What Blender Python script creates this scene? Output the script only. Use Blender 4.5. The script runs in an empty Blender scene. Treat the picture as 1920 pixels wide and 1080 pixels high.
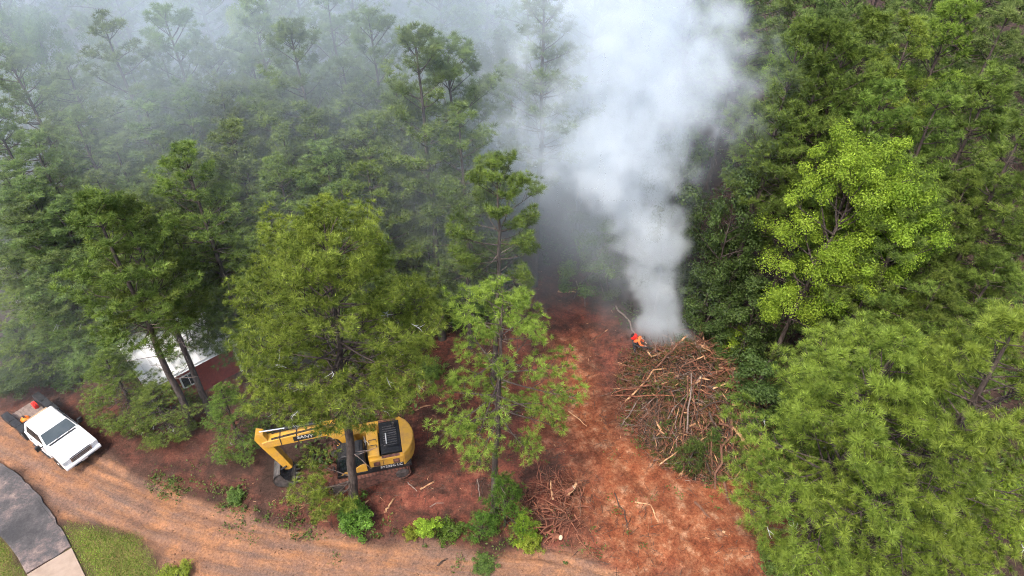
import bpy, bmesh, math, random
import numpy as np
from mathutils import Vector, Matrix

# ------------------------------------------------------------------ camera, sky, sun, exposure
scene = bpy.context.scene
R = math.radians
CAM_H, PITCH, FOC = 32.0, R(40.0), 1279.0          # drone height, downward pitch, focal length in photo pixels
cam_data = bpy.data.cameras.new('camera')
cam_data.sensor_width = 36.0
cam_data.lens = 36.0 * FOC / 1920.0
cam_data.clip_start, cam_data.clip_end = 0.5, 3000.0
cam = bpy.data.objects.new('camera', cam_data)
scene.collection.objects.link(cam)
cam.location = (0, 0, CAM_H)
cam.rotation_euler = (math.pi / 2 - PITCH, 0, 0)
scene.camera = cam

SUN_EL, SUN_AZ = R(58), R(215)                      # azimuth clockwise from +Y
world = bpy.data.worlds.new('World')
scene.world = world
world.use_nodes = True
wn = world.node_tree.nodes
sky = wn.new('ShaderNodeTexSky')
sky.sky_type = 'NISHITA'
sky.sun_disc = False
sky.sun_elevation = SUN_EL
sky.sun_rotation = SUN_AZ
sky.air_density, sky.dust_density = 1.0, 4.0
world.node_tree.links.new(sky.outputs[0], wn['Background'].inputs[0])
wn['Background'].inputs[1].default_value = 0.145
sd = bpy.data.lights.new('sun', 'SUN')
sd.energy, sd.angle, sd.color = 1.5, R(10), (1.0, 0.95, 0.87)
sun = bpy.data.objects.new('sun', sd)
scene.collection.objects.link(sun)
sun.location = (0, 0, 60)
sdir = Vector((math.sin(SUN_AZ) * math.cos(SUN_EL), math.cos(SUN_AZ) * math.cos(SUN_EL), math.sin(SUN_EL)))
sun.rotation_euler = sdir.to_track_quat('Z', 'Y').to_euler()
vs = scene.view_settings
vs.view_transform, vs.look, vs.gamma, vs.exposure = 'Standard', 'None', 1.0, 1.42
scene.cycles.max_bounces = 7
scene.cycles.diffuse_bounces = 2
scene.cycles.glossy_bounces = 2
scene.cycles.transmission_bounces = 3
scene.cycles.transparent_max_bounces = 6
scene.cycles.volume_bounces = 4
scene.cycles.volume_max_steps = 128
scene.cycles.volume_step_rate = 1.6
scene.cycles.use_denoising = True
scene.cycles.denoising_prefilter = 'NONE'
scene.cycles.filter_width = 1.1
scene.cycles.use_adaptive_sampling = True
scene.cycles.adaptive_threshold = 0.035
scene.cycles.adaptive_min_samples = 20
scene.cycles.sample_clamp_indirect = 6.0

C = scene.collection
rng = np.random.default_rng(7)
random.seed(7)

# ------------------------------------------------------------------ helpers
def gp(u, v, z=0.0):
    """point at height z that the photograph shows at pixel (u, v)"""
    a, b = (u - 960) / FOC, (540 - v) / FOC
    d = Vector((a, math.cos(PITCH) + b * math.sin(PITCH), -math.sin(PITCH) + b * math.cos(PITCH)))
    t = (z - CAM_H) / d.z
    return Vector((d.x * t, d.y * t, z))

def tag(o, label=None, cat=None, group=None, kind=None):
    if label: o['label'] = label
    if cat: o['category'] = cat
    if group: o['group'] = group
    if kind: o['kind'] = kind
    return o

def empty(name, loc=(0, 0, 0), rz=0.0):
    o = bpy.data.objects.new(name, None)
    o.empty_display_size = 0.3
    C.objects.link(o)
    o.location = loc
    o.rotation_euler = (0, 0, rz)
    return o

def link(name, me, parent=None, mat=None):
    o = bpy.data.objects.new(name, me)
    C.objects.link(o)
    if mat is not None and not me.materials: me.materials.append(mat)
    if parent is not None: o.parent = parent
    return o

class MB:
    """collects shapes for one mesh"""
    def __init__(s): s.v, s.f = [], []
    def add(s, verts, faces):
        n = len(s.v)
        s.v += [tuple(p) for p in verts]
        s.f += [tuple(i + n for i in f) for f in faces]
        return s
    def box(s, c, size, rot=None):
        hx, hy, hz = [k / 2 for k in size]
        vs_ = [Vector((x, y, z)) for x in (-hx, hx) for y in (-hy, hy) for z in (-hz, hz)]
        if rot is not None: vs_ = [rot @ p for p in vs_]
        c = Vector(c)
        return s.add([p + c for p in vs_], [(0, 1, 3, 2), (4, 6, 7, 5), (0, 4, 5, 1), (2, 3, 7, 6), (0, 2, 6, 4), (1, 5, 7, 3)])
    def prism(s, prof, y0, y1):
        """xz profile (counter-clockwise seen from -y) swept along y"""
        n = len(prof)
        vs_ = [(x, y0, z) for x, z in prof] + [(x, y1, z) for x, z in prof]
        fs = [tuple(range(n)), tuple(range(2 * n - 1, n - 1, -1))]
        fs += [(i, i + n, (i + 1) % n + n, (i + 1) % n) for i in range(n)]
        return s.add(vs_, fs)
    def loft(s, rings, cap=True):
        n = len(rings[0])
        vs_ = [p for r in rings for p in r]
        fs = []
        for k in range(len(rings) - 1):
            for i in range(n):
                j = (i + 1) % n
                fs.append((k * n + i, k * n + j, (k + 1) * n + j, (k + 1) * n + i))
        if cap:
            fs.append(tuple(range(n - 1, -1, -1)))
            fs.append(tuple(range((len(rings) - 1) * n, len(rings) * n)))
        return s.add(vs_, fs)
    def tube(s, pts, rad, sides=6, cap=True):
        pts = [Vector(p) for p in pts]
        if not hasattr(rad, '__len__'): rad = [rad] * len(pts)
        rings, up = [], Vector((0, 0, 1))
        for i, p in enumerate(pts):
            t = (pts[min(i + 1, len(pts) - 1)] - pts[max(i - 1, 0)])
            t = t.normalized() if t.length > 1e-9 else Vector((0, 0, 1))
            if i == 0:
                ref = Vector((1, 0, 0)) if abs(t.z) > 0.8 else up
                a = t.cross(ref).normalized()
            else:
                a = (a - t * a.dot(t))
                a = a.normalized() if a.length > 1e-6 else t.orthogonal().normalized()
            b = t.cross(a)
            rings.append([p + (a * math.cos(q) + b * math.sin(q)) * rad[i] for q in [2 * math.pi * k / sides for k in range(sides)]])
        return s.loft(rings, cap)
    def cyl(s, p0, p1, r, sides=16, r1=None):
        return s.tube([p0, p1], [r, r if r1 is None else r1], sides)
    def lathe(s, prof, axis='y', c=(0, 0, 0), sides=20):
        """profile of (radius, offset) turned round an axis"""
        c = Vector(c); rings = []
        for r, h in prof:
            ring = []
            for k in range(sides):
                q = 2 * math.pi * k / sides
                if axis == 'y': ring.append(c + Vector((r * math.cos(q), h, -r * math.sin(q))))
                elif axis == 'z': ring.append(c + Vector((r * math.cos(q), r * math.sin(q), h)))
                else: ring.append(c + Vector((h, r * math.cos(q), r * math.sin(q))))
            rings.append(ring)
        return s.loft(rings)
    def mesh(s, name='m', smooth=False):
        me = bpy.data.meshes.new(name)
        me.from_pydata(s.v, [], s.f)
        me.validate()
        if smooth: me.shade_smooth()
        me.update()
        return me
    def build(s, name, mat, parent=None, bevel=0, smooth=False, seg=2):
        o = link(name, s.mesh(name, smooth), parent, mat)
        if bevel:
            m = o.modifiers.new('bevel', 'BEVEL'); m.width = bevel; m.segments = seg; m.limit_method = 'ANGLE'; m.angle_limit = R(35)
            if hasattr(m, 'harden_normals'): m.harden_normals = False
        return o

def np_mesh(name, V, F, attrs=None, smooth=False):
    """mesh from numpy arrays; F is (n,3) or (n,4); attrs: name -> per-vertex float or (n,4) colour array"""
    me = bpy.data.meshes.new(name)
    V = np.asarray(V, np.float32); F = np.asarray(F, np.int32)
    k = F.shape[1]
    me.vertices.add(len(V)); me.loops.add(F.size); me.polygons.add(len(F))
    me.vertices.foreach_set('co', V.ravel())
    me.loops.foreach_set('vertex_index', F.ravel())
    me.polygons.foreach_set('loop_start', np.arange(0, F.size, k, dtype=np.int32))
    for an, arr in (attrs or {}).items():
        arr = np.asarray(arr, np.float32)
        if arr.ndim == 1:
            me.attributes.new(an, 'FLOAT', 'POINT').data.foreach_set('value', arr)
        else:
            me.attributes.new(an, 'FLOAT_COLOR', 'POINT').data.foreach_set('color', arr.ravel())
    me.update(calc_edges=True)
    if smooth: me.shade_smooth()
    return me

def hash2(ix, iy, seed):
    h = (ix.astype(np.int64) * 374761393 + iy.astype(np.int64) * 668265263 + seed * 982451653) & 0x7fffffff
    h = ((h ^ (h >> 13)) * 1274126177) & 0x7fffffff
    return ((h ^ (h >> 16)) & 0xffff) / 65535.0

def vnoise(x, y, scale, seed=0, octaves=3):
    """value noise in 0..1"""
    x = np.asarray(x, float); y = np.asarray(y, float)
    out, amp, tot = 0, 1.0, 0
    for o in range(octaves):
        X, Y = x / scale, y / scale
        ix, iy = np.floor(X), np.floor(Y)
        fx, fy = X - ix, Y - iy
        fx, fy = fx * fx * (3 - 2 * fx), fy * fy * (3 - 2 * fy)
        a, b = hash2(ix, iy, seed + o), hash2(ix + 1, iy, seed + o)
        c, d = hash2(ix, iy + 1, seed + o), hash2(ix + 1, iy + 1, seed + o)
        out = out + amp * ((a * (1 - fx) + b * fx) * (1 - fy) + (c * (1 - fx) + d * fx) * fy)
        tot += amp; amp *= 0.5; scale *= 0.5
    return out / tot

# ------------------------------------------------------------------ materials
def mat(name):
    m = bpy.data.materials.new(name)
    m.use_nodes = True
    nt = m.node_tree
    return m, nt, nt.nodes['Principled BSDF'], nt.nodes['Material Output']

def node(nt, typ, **kw):
    n = nt.nodes.new(typ)
    for k, v in kw.items():
        if k.startswith('i_'): n.inputs[k[2:].replace('_', ' ')].default_value = v
        else: setattr(n, k, v)
    return n

def noise_node(nt, scale, detail=4, rough=0.6, coord='Object', stretch=None):
    tc = nt.nodes.new('ShaderNodeTexCoord')
    src = tc.outputs[coord]
    if stretch:
        mp = nt.nodes.new('ShaderNodeMapping'); mp.inputs['Scale'].default_value = stretch
        nt.links.new(src, mp.inputs[0]); src = mp.outputs[0]
    n = nt.nodes.new('ShaderNodeTexNoise')
    n.inputs['Scale'].default_value = scale; n.inputs['Detail'].default_value = detail; n.inputs['Roughness'].default_value = rough
    nt.links.new(src, n.inputs['Vector'])
    return n

def ramp(nt, src, stops):
    r = nt.nodes.new('ShaderNodeValToRGB')
    el = r.color_ramp.elements
    while len(el) < len(stops): el.new(0.5)
    for e, (p, c) in zip(el, stops):
        e.position = p
        e.color = (c[0], c[1], c[2], 1) if hasattr(c, '__len__') else (c, c, c, 1)
    nt.links.new(src, r.inputs[0])
    return r

def mixc(nt, fac, a, b, blend='MIX'):
    m = nt.nodes.new('ShaderNodeMix'); m.data_type = 'RGBA'; m.blend_type = blend
    for s, x in ((m.inputs[0], fac), (m.inputs[6], a), (m.inputs[7], b)):
        if isinstance(x, bpy.types.NodeSocket): nt.links.new(x, s)
        elif hasattr(x, '__len__'): s.default_value = (x[0], x[1], x[2], 1)
        else: s.default_value = x
    return m.outputs[2]

def math_n(nt, op, a, b=0.0, clamp=False):
    m = nt.nodes.new('ShaderNodeMath'); m.operation = op; m.use_clamp = clamp
    for s, x in zip(m.inputs, (a, b)):
        if isinstance(x, bpy.types.NodeSocket): nt.links.new(x, s)
        else: s.default_value = x
    return m.outputs[0]

def bump(nt, bsdf, src, strength=0.4, dist=0.02):
    b = nt.nodes.new('ShaderNodeBump'); b.inputs['Strength'].default_value = strength; b.inputs['Distance'].default_value = dist
    nt.links.new(src, b.inputs['Height']); nt.links.new(b.outputs[0], bsdf.inputs['Normal'])

def mottled(name, c0, c1, scale=6, rough=0.7, metal=0.0, bstr=0.2, bdist=0.01, stretch=None, lo=0.35, hi=0.65, spec=0.3, coat=0.0):
    m, nt, b, _ = mat(name)
    n = noise_node(nt, scale, 5, 0.65, 'Object', stretch)
    r = ramp(nt, n.outputs[0], [(lo, c0), (hi, c1)])
    nt.links.new(r.outputs[0], b.inputs['Base Color'])
    b.inputs['Roughness'].default_value = rough; b.inputs['Metallic'].default_value = metal
    b.inputs['Specular IOR Level'].default_value = spec
    b.inputs['Coat Weight'].default_value = coat
    if bstr: bump(nt, b, n.outputs[0], bstr, bdist)
    return m

def dusty_paint(name, col, dust=(0.30, 0.17, 0.10), amount=0.35, rough=0.35, coat=0.3):
    m, nt, b, _ = mat(name)
    n = noise_node(nt, 2.2, 6, 0.7)
    n2 = noise_node(nt, 14, 4, 0.7)
    f = math_n(nt, 'MULTIPLY', ramp(nt, n.outputs[0], [(0.45, 0.0), (0.75, amount)]).outputs[0], math_n(nt, 'ADD', n2.outputs[0], 0.3))
    nt.links.new(mixc(nt, f, col, dust), b.inputs['Base Color'])
    nt.links.new(math_n(nt, 'ADD', f, rough, True), b.inputs['Roughness'])
    b.inputs['Coat Weight'].default_value = coat
    b.inputs['Coat Roughness'].default_value = 0.1
    return m

def foliage(name, dark, light, trans=0.3, var=0.25, rough=0.5):
    """leaf colour from a per-leaf tint attribute plus a small shift per tree"""
    m, nt, b, out = mat(name)
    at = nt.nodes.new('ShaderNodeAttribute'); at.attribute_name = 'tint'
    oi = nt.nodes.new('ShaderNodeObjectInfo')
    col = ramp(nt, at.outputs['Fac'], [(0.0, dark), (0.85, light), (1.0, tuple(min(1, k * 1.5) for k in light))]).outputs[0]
    hsv = nt.nodes.new('ShaderNodeHueSaturation')
    nt.links.new(col, hsv.inputs['Color'])
    nt.links.new(math_n(nt, 'ADD', math_n(nt, 'MULTIPLY', oi.outputs['Random'], 0.024), 0.488), hsv.inputs['Hue'])
    nt.links.new(math_n(nt, 'ADD', math_n(nt, 'MULTIPLY', oi.outputs['Random'], var), 1 - var / 2), hsv.inputs['Value'])
    nt.links.new(hsv.outputs[0], b.inputs['Base Color'])
    b.inputs['Roughness'].default_value = rough
    b.inputs['Specular IOR Level'].default_value = 0.25
    tr = nt.nodes.new('ShaderNodeBsdfTranslucent')
    nt.links.new(hsv.outputs[0], tr.inputs[0])
    mx = nt.nodes.new('ShaderNodeMixShader'); mx.inputs[0].default_value = trans
    nt.links.new(b.outputs[0], mx.inputs[1]); nt.links.new(tr.outputs[0], mx.inputs[2])
    nt.links.new(mx.outputs[0], out.inputs['Surface'])
    return m

M = {}
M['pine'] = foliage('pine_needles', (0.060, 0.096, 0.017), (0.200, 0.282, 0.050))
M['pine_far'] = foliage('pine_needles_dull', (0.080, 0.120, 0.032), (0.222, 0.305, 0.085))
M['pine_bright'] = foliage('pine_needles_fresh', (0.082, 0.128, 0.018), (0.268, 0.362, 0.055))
M['broad'] = foliage('bright_leaves', (0.085, 0.16, 0.012), (0.31, 0.44, 0.045), 0.45)
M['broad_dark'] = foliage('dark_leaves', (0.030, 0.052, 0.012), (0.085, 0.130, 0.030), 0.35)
M['broad_mid'] = foliage('green_leaves', (0.045, 0.095, 0.014), (0.13, 0.225, 0.030), 0.35)
M['yellow_leaf'] = foliage('yellow_green_leaves', (0.10, 0.13, 0.015), (0.26, 0.29, 0.03), 0.35)
M['dead_bough'] = foliage('wilting_boughs', (0.040, 0.036, 0.012), (0.105, 0.095, 0.030), 0.2)
M['grass'] = foliage('grass_blades', (0.10, 0.16, 0.02), (0.25, 0.34, 0.05), 0.3)
M['weed'] = foliage('weed_leaves', (0.040, 0.070, 0.016), (0.12, 0.18, 0.035), 0.3)
M['bark'] = mottled('pine_bark', (0.028, 0.021, 0.018), (0.10, 0.076, 0.066), 7, 0.9, bstr=0.7, bdist=0.03, stretch=(1, 1, 0.3))
M['lichen'] = mottled('lichen_twigs', (0.35, 0.36, 0.34), (0.62, 0.62, 0.60), 9, 0.9, bstr=0.1)
M['deadwood'] = mottled('grey_deadwood', (0.12, 0.09, 0.075), (0.26, 0.20, 0.17), 5, 0.9, bstr=0.4)
M['split'] = mottled('split_pale_wood', (0.26, 0.12, 0.06), (0.60, 0.37, 0.20), 4, 0.8, bstr=0.4, stretch=(1, 1, 1))
M['cutend'] = mottled('cut_log_end', (0.62, 0.45, 0.28), (0.78, 0.62, 0.42), 6, 0.8, bstr=0.1)
M['brownwood'] = mottled('brown_branch_wood', (0.075, 0.036, 0.025), (0.19, 0.095, 0.06), 4, 0.9, bstr=0.4)
M['root'] = mottled('red_root_wood', (0.105, 0.038, 0.024), (0.26, 0.105, 0.06), 4, 0.9, bstr=0.4)
M['darkbranch'] = mottled('dark_branch_bark', (0.03, 0.022, 0.018), (0.09, 0.065, 0.05), 5, 0.9, bstr=0.4)

# ------------------------------------------------------------------ ground sheet split into its regions
def axis(lo, hi, step, far):
    core = np.arange(lo, hi + 1e-6, step)
    a, b, s = [], [], step
    x = lo
    while x > -far: s *= 1.35; x -= s; a.append(x)
    x, s = core[-1], step
    while x < far: s *= 1.35; x += s; b.append(x)
    return np.array(a[::-1] + list(core) + b)

def poly_sd(px, py, poly):
    """signed distance to a polygon, positive inside"""
    P = np.array([(p[0], p[1]) for p in poly])
    n = len(P)
    d = np.full(px.shape, 1e9); inside = np.zeros(px.shape, bool)
    for i in range(n):
        a, b = P[i], P[(i + 1) % n]
        e = b - a
        wx, wy = px - a[0], py - a[1]
        t = np.clip((wx * e[0] + wy * e[1]) / (e @ e), 0, 1)
        d = np.minimum(d, (wx - e[0] * t) ** 2 + (wy - e[1] * t) ** 2)
        c = ((a[1] <= py) & (py < b[1])) | ((b[1] <= py) & (py < a[1]))
        xi = a[0] + (py - a[1]) / (e[1] if abs(e[1]) > 1e-9 else 1e-9) * e[0]
        inside ^= c & (px < xi)
    return np.where(inside, 1, -1) * np.sqrt(d)

def pline_sd(px, py, pts):
    """distance to a polyline, lateral sign and arc length"""
    best = np.full(px.shape, 1e9); sgn = np.zeros(px.shape); arc = np.zeros(px.shape); s0 = 0
    for (ax, ay), (bx, by) in zip(pts[:-1], pts[1:]):
        ex, ey = bx - ax, by - ay
        L = math.hypot(ex, ey)
        wx, wy = px - ax, py - ay
        t = np.clip((wx * ex + wy * ey) / (L * L), 0, 1)
        d = np.hypot(wx - ex * t, wy - ey * t)
        k = d < best
        best = np.where(k, d, best)
        sgn = np.where(k, np.sign(ex * wy - ey * wx), sgn)
        arc = np.where(k, s0 + t * L, arc)
        s0 += L
    return best, sgn, arc

def gpoly(pts): return [tuple(gp(u, v))[:2] for u, v in pts]
ROAD = gpoly([(-420, 640), (-150, 725), (0, 782), (190, 852), (300, 905), (430, 955), (560, 990), (700, 1014), (850, 1022), (1000, 1034),
              (1150, 1062), (1260, 1130), (1260, 1240), (330, 1240), (310, 1090), (295, 1045), (262, 1004), (180, 985), (112, 968), (60, 900), (0, 858), (-420, 690)])
ROADLINE = gpoly([(-420, 665), (-150, 745), (0, 810), (150, 890), (300, 955), (430, 1000), (600, 1035), (800, 1058), (1000, 1075), (1150, 1110), (1300, 1180)])
CLAY = gpoly([(985, 515), (1090, 520), (1150, 585), (1260, 640), (1300, 700), (1320, 800), (1430, 880), (1480, 960), (1500, 1100), (1150, 1120),
              (1000, 1034), (700, 1014), (560, 990), (470, 950), (470, 930), (600, 900), (760, 780), (760, 640), (800, 590)])
RUST = gpoly([(1040, 640), (1075, 640), (1130, 740), (1190, 800), (1290, 870), (1420, 900), (1440, 1000), (1400, 1100), (1140, 1110), (1115, 1010), (1090, 900), (1030, 800)])
LAWN = gpoly([(128, 990), (185, 992), (240, 1006), (280, 1045), (300, 1100), (330, 1260), (-400, 1260), (-420, 900), (-150, 930), (0, 1012), (60, 1100), (170, 1110), (137, 1028)])
YARD = gpoly([(-60, 720), (110, 690), (260, 700), (480, 700), (480, 960), (300, 905), (180, 850), (0, 790)])
TRAILS = [gpoly([(1030, 560), (1085, 640), (1105, 740), (1110, 830), (1180, 930), (1290, 1040)]),
          gpoly([(1190, 640), (1150, 700), (1070, 760), (960, 800), (800, 830)])]

def ground_fields(x, y):
    wob = (vnoise(x, y, 1.6, 3, 3) - 0.5) * 1.3
    road = np.clip((poly_sd(x, y, ROAD) + wob) / 0.7 + 0.5, 0, 1)
    clay = np.clip((poly_sd(x, y, CLAY) + wob * 2) / 2.2 + 0.5, 0, 1)
    rust = np.clip((poly_sd(x, y, RUST) + wob * 2) / 2.5 + 0.5, 0, 1)
    lawn = np.clip((poly_sd(x, y, LAWN) + wob * 1.0) / 0.8 + 0.5, 0, 1)
    yard = np.clip((poly_sd(x, y, YARD) + wob) / 1.5 + 0.5, 0, 1)
    return road, clay, rust, lawn, yard

def ground_z(x, y, detail=True):
    x = np.asarray(x, float); y = np.asarray(y, float)
    z = (vnoise(x, y, 9, 11, 2) - 0.5) * 0.35
    far = np.clip((np.hypot(x, y - 30) - 45) / 40, 0, 1)
    z = z * (1 + far * 2)
    if detail:
        road, clay, rust, lawn, yard = ground_fields(x, y)
        z = z + (vnoise(x, y, 0.9, 21, 3) - 0.5) * (0.10 + 0.16 * clay * (1 - road)) * (1 - 0.85 * lawn)
        d, s, a = pline_sd(x, y, ROADLINE)
        lat = d * s
        rut = np.zeros_like(z)
        for c, w, dep, sd_ in ((0.95, 0.20, 0.15, 1), (-0.75, 0.22, 0.11, 2), (1.5, 0.16, 0.11, 3), (0.35, 0.14, 0.08, 4), (-1.4, 0.2, 0.09, 5), (1.95, 0.14, 0.10, 6)):
            cc = c + (vnoise(a, a * 0 + sd_, 5.0, 40 + sd_, 2) - 0.5) * 0.7
            rut -= dep * np.exp(-((lat - cc) / w) ** 2) * np.clip(vnoise(a, a * 0 + 9, 4.0, 50 + sd_, 2) * 2.4 - 0.7, 0, 1)
            rut += dep * 0.6 * np.exp(-((lat - cc - 1.7 * w) / (w * 0.7)) ** 2) * 0.7
        z = z + rut * road
        z = z - 0.04 * road
        for tr in TRAILS:
            d, s, a = pline_sd(x, y, tr)
            for off in (-1.1, 1.1):
                w = np.exp(-((d * s - off) / 0.34) ** 4)
                z = z - w * clay * (0.07 + 0.035 * np.sin(a * 2 * math.pi / 0.45))
    return z

def gz(x, y): return float(ground_z(np.array([x]), np.array([y]), False)[0])
def on_ground(u, v, lift=0.0):
    p = gp(u, v); p = gp(u, v, gz(p.x, p.y)); return Vector((p.x, p.y, gz(p.x, p.y) + lift))

def ground_material():
    m, nt, b, out = mat('soil')
    at = nt.nodes.new('ShaderNodeAttribute'); at.attribute_name = 'mask'
    sep = nt.nodes.new('ShaderNodeSeparateColor'); nt.links.new(at.outputs['Color'], sep.inputs[0])
    road, clay, rust = sep.outputs[0], sep.outputs[1], sep.outputs[2]
    lawn = at.outputs['Alpha']
    n_big = noise_node(nt, 0.35, 5, 0.6)
    n_mid = noise_node(nt, 1.3, 9, 0.74)
    n_fin = noise_node(nt, 9.0, 6, 0.75)
    n_grit = noise_node(nt, 30.0, 3, 0.7)
    litter = ramp(nt, n_mid.outputs[0], [(0.30, (0.020, 0.013, 0.010)), (0.52, (0.050, 0.029, 0.022)), (0.75, (0.085, 0.050, 0.036))]).outputs[0]
    clay_c = ramp(nt, n_mid.outputs[0], [(0.30, (0.060, 0.024, 0.019)), (0.45, (0.135, 0.044, 0.030)), (0.56, (0.200, 0.064, 0.040)), (0.70, (0.28, 0.115, 0.075))]).outputs[0]
    rust_c = ramp(nt, n_mid.outputs[0], [(0.30, (0.115, 0.034, 0.016)), (0.44, (0.215, 0.062, 0.026)), (0.54, (0.285, 0.105, 0.048)), (0.65, (0.42, 0.23, 0.135))]).outputs[0]
    road_c = ramp(nt, n_big.outputs[0], [(0.36, (0.17, 0.120, 0.100)), (0.50, (0.245, 0.135, 0.088)), (0.63, (0.33, 0.155, 0.075))]).outputs[0]
    lawn_c = ramp(nt, n_mid.outputs[0], [(0.35, (0.13, 0.10, 0.035)), (0.65, (0.15, 0.15, 0.040))]).outputs[0]
    # thick needle litter strewn over the clearing
    n_pat = noise_node(nt, 0.55, 7, 0.72)
    patch = ramp(nt, n_pat.outputs[0], [(0.42, 0.85), (0.58, 0.0)]).outputs[0]
    c = mixc(nt, clay, litter, mixc(nt, patch, clay_c, litter))
    c = mixc(nt, rust, c, mixc(nt, math_n(nt, 'MULTIPLY', patch, 0.30), rust_c, litter))
    n_st = noise_node(nt, 0.9, 7, 0.74)
    rc = nt.nodes.new('ShaderNodeAttribute'); rc.attribute_name = 'along'
    n_run = nt.nodes.new('ShaderNodeTexNoise'); n_run.inputs['Scale'].default_value = 1.0; n_run.inputs['Detail'].default_value = 6; n_run.inputs['Roughness'].default_value = 0.7
    nt.links.new(rc.outputs['Vector'], n_run.inputs['Vector'])
    streak = ramp(nt, n_run.outputs[0], [(0.36, (0.16, 0.108, 0.084)), (0.45, (0.235, 0.130, 0.078)), (0.54, (0.33, 0.150, 0.068)), (0.66, (0.43, 0.205, 0.095))]).outputs[0]
    road_c = mixc(nt, 0.7, road_c, streak)
    stain = ramp(nt, n_st.outputs[0], [(0.40, 0.7), (0.60, 0.0)]).outputs[0]
    c = mixc(nt, road, c, mixc(nt, stain, road_c, (0.15, 0.092, 0.072)))
    c = mixc(nt, lawn, c, lawn_c)
    grit = ramp(nt, n_fin.outputs[0], [(0.30, 0.44), (0.5, 0.87), (0.70, 1.24)]).outputs[0]
    c = mixc(nt, 1.0, c, grit, 'MULTIPLY')
    grit2 = ramp(nt, n_grit.outputs[0], [(0.32, 0.78), (0.5, 1.0), (0.70, 1.18)]).outputs[0]
    c = mixc(nt, 1.0, c, grit2, 'MULTIPLY')
    nt.links.new(c, b.inputs['Base Color'])
    b.inputs['Roughness'].default_value = 0.92
    b.inputs['Specular IOR Level'].default_value = 0.2
    h = math_n(nt, 'ADD', math_n(nt, 'MULTIPLY', n_fin.outputs[0], 0.7), math_n(nt, 'MULTIPLY', n_grit.outputs[0], 0.3))
    bump(nt, b, h, 0.8, 0.05)
    return m
M['soil'] = ground_material()

def build_ground():
    xs, ys = axis(-33, 27, 0.14, 700), axis(11, 44, 0.14, 700)
    X, Y = np.meshgrid(xs, ys)
    nx, ny = len(xs), len(ys)
    x, y = X.ravel(), Y.ravel()
    z = ground_z(x, y)
    road, clay, rust, lawn, yard = ground_fields(x, y)
    clay2 = np.maximum(clay, 0.55 * yard)
    V = np.stack([x, y, z], 1)
    d_, s_, a_ = pline_sd(x, y, ROADLINE)
    along = np.stack([a_ * 0.16, d_ * s_ * 1.5, a_ * 0, a_ * 0 + 1], 1)
    mask = np.stack([road * (1 - lawn), clay2, rust * clay, lawn], 1)
    i = (np.arange(ny - 1)[:, None] * nx + np.arange(nx - 1)[None, :]).ravel()
    F = np.stack([i, i + 1, i + 1 + nx, i + nx], 1)
    fm = mask[F].mean(1)
    cls = np.zeros(len(F), int)
    cls[fm[:, 1] > 0.5] = 1
    cls[fm[:, 0] > 0.5] = 2
    cls[fm[:, 3] > 0.5] = 3
    for k, nm in enumerate(('forest_ground', 'clearing_ground', 'dirt_road', 'lawn_ground')):
        f = F[cls == k]
        u, inv = np.unique(f, return_inverse=True)
        o = link(nm, np_mesh(nm, V[u], inv.reshape(f.shape), {'mask': mask[u], 'along': along[u]}, True), None, M['soil'])
        tag(o, kind='structure', label={'forest_ground': 'dark brown forest floor under the pines', 'clearing_ground': 'red clay ground of the cleared strip',
            'dirt_road': 'rutted tan and orange dirt road curving along the bottom', 'lawn_ground': 'grassy soil beside the asphalt drive'}[nm])
build_ground()

# asphalt drive and concrete slab at the lower left
def slab(name, pts, thick, m, label, sub=0):
    if sub:
        q = []; g = np.random.default_rng(3)
        for (a, b), (c, d) in zip(pts, pts[1:] + pts[:1]):
            n = max(1, int(math.dist((a, b), (c, d)) / 9)) if min(a, c) > -70 and b < 1030 else 1
            q += [(a + (c - a) * i / n + (g.normal(0, sub) if i else 0), b + (d - b) * i / n + (g.normal(0, sub) if i else 0)) for i in range(n)]
        pts = q
    P = [on_ground(*p) for p in pts]
    zt = max(p.z for p in P) + thick
    bm = bmesh.new()
    bot = [bm.verts.new((p.x, p.y, p.z - 0.35)) for p in P]
    top = [bm.verts.new((p.x, p.y, gz(p.x, p.y) + thick)) for p in P]
    bm.faces.new(top)
    for i in range(len(P)):
        j = (i + 1) % len(P)
        bm.faces.new((bot[i], bot[j], top[j], top[i]))
    bmesh.ops.recalc_face_normals(bm, faces=bm.faces)
    me = bpy.data.meshes.new(name); bm.to_mesh(me)
    o = link(name, me, None, m)
    bv = o.modifiers.new('bevel', 'BEVEL'); bv.width = 0.02; bv.segments = 2
    return tag(o, label, kind='structure')

def asphalt_material():
    m, nt, b, _ = mat('asphalt')
    n1 = noise_node(nt, 0.5, 9, 0.72); n2 = noise_node(nt, 12, 5, 0.75); n3 = noise_node(nt, 45, 3, 0.7)
    base = ramp(nt, n1.outputs[0], [(0.38, (0.034, 0.032, 0.033)), (0.50, (0.065, 0.058, 0.058)), (0.56, (0.12, 0.090, 0.082)), (0.64, (0.24, 0.18, 0.155))]).outputs[0]
    c = mixc(nt, 1.0, base, ramp(nt, n2.outputs[0], [(0.3, 0.7), (0.7, 1.3)]).outputs[0], 'MULTIPLY')
    c = mixc(nt, 1.0, c, ramp(nt, n3.outputs[0], [(0.35, 0.75), (0.65, 1.3)]).outputs[0], 'MULTIPLY')
    nt.links.new(c, b.inputs['Base Color']); b.inputs['Roughness'].default_value = 0.85
    bump(nt, b, n3.outputs[0], 0.5, 0.01)
    return m
M['asphalt'] = asphalt_material()
M['concrete'] = mottled('concrete', (0.25, 0.185, 0.14), (0.33, 0.25, 0.195), 1.6, 0.85, bstr=0.15)
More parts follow.
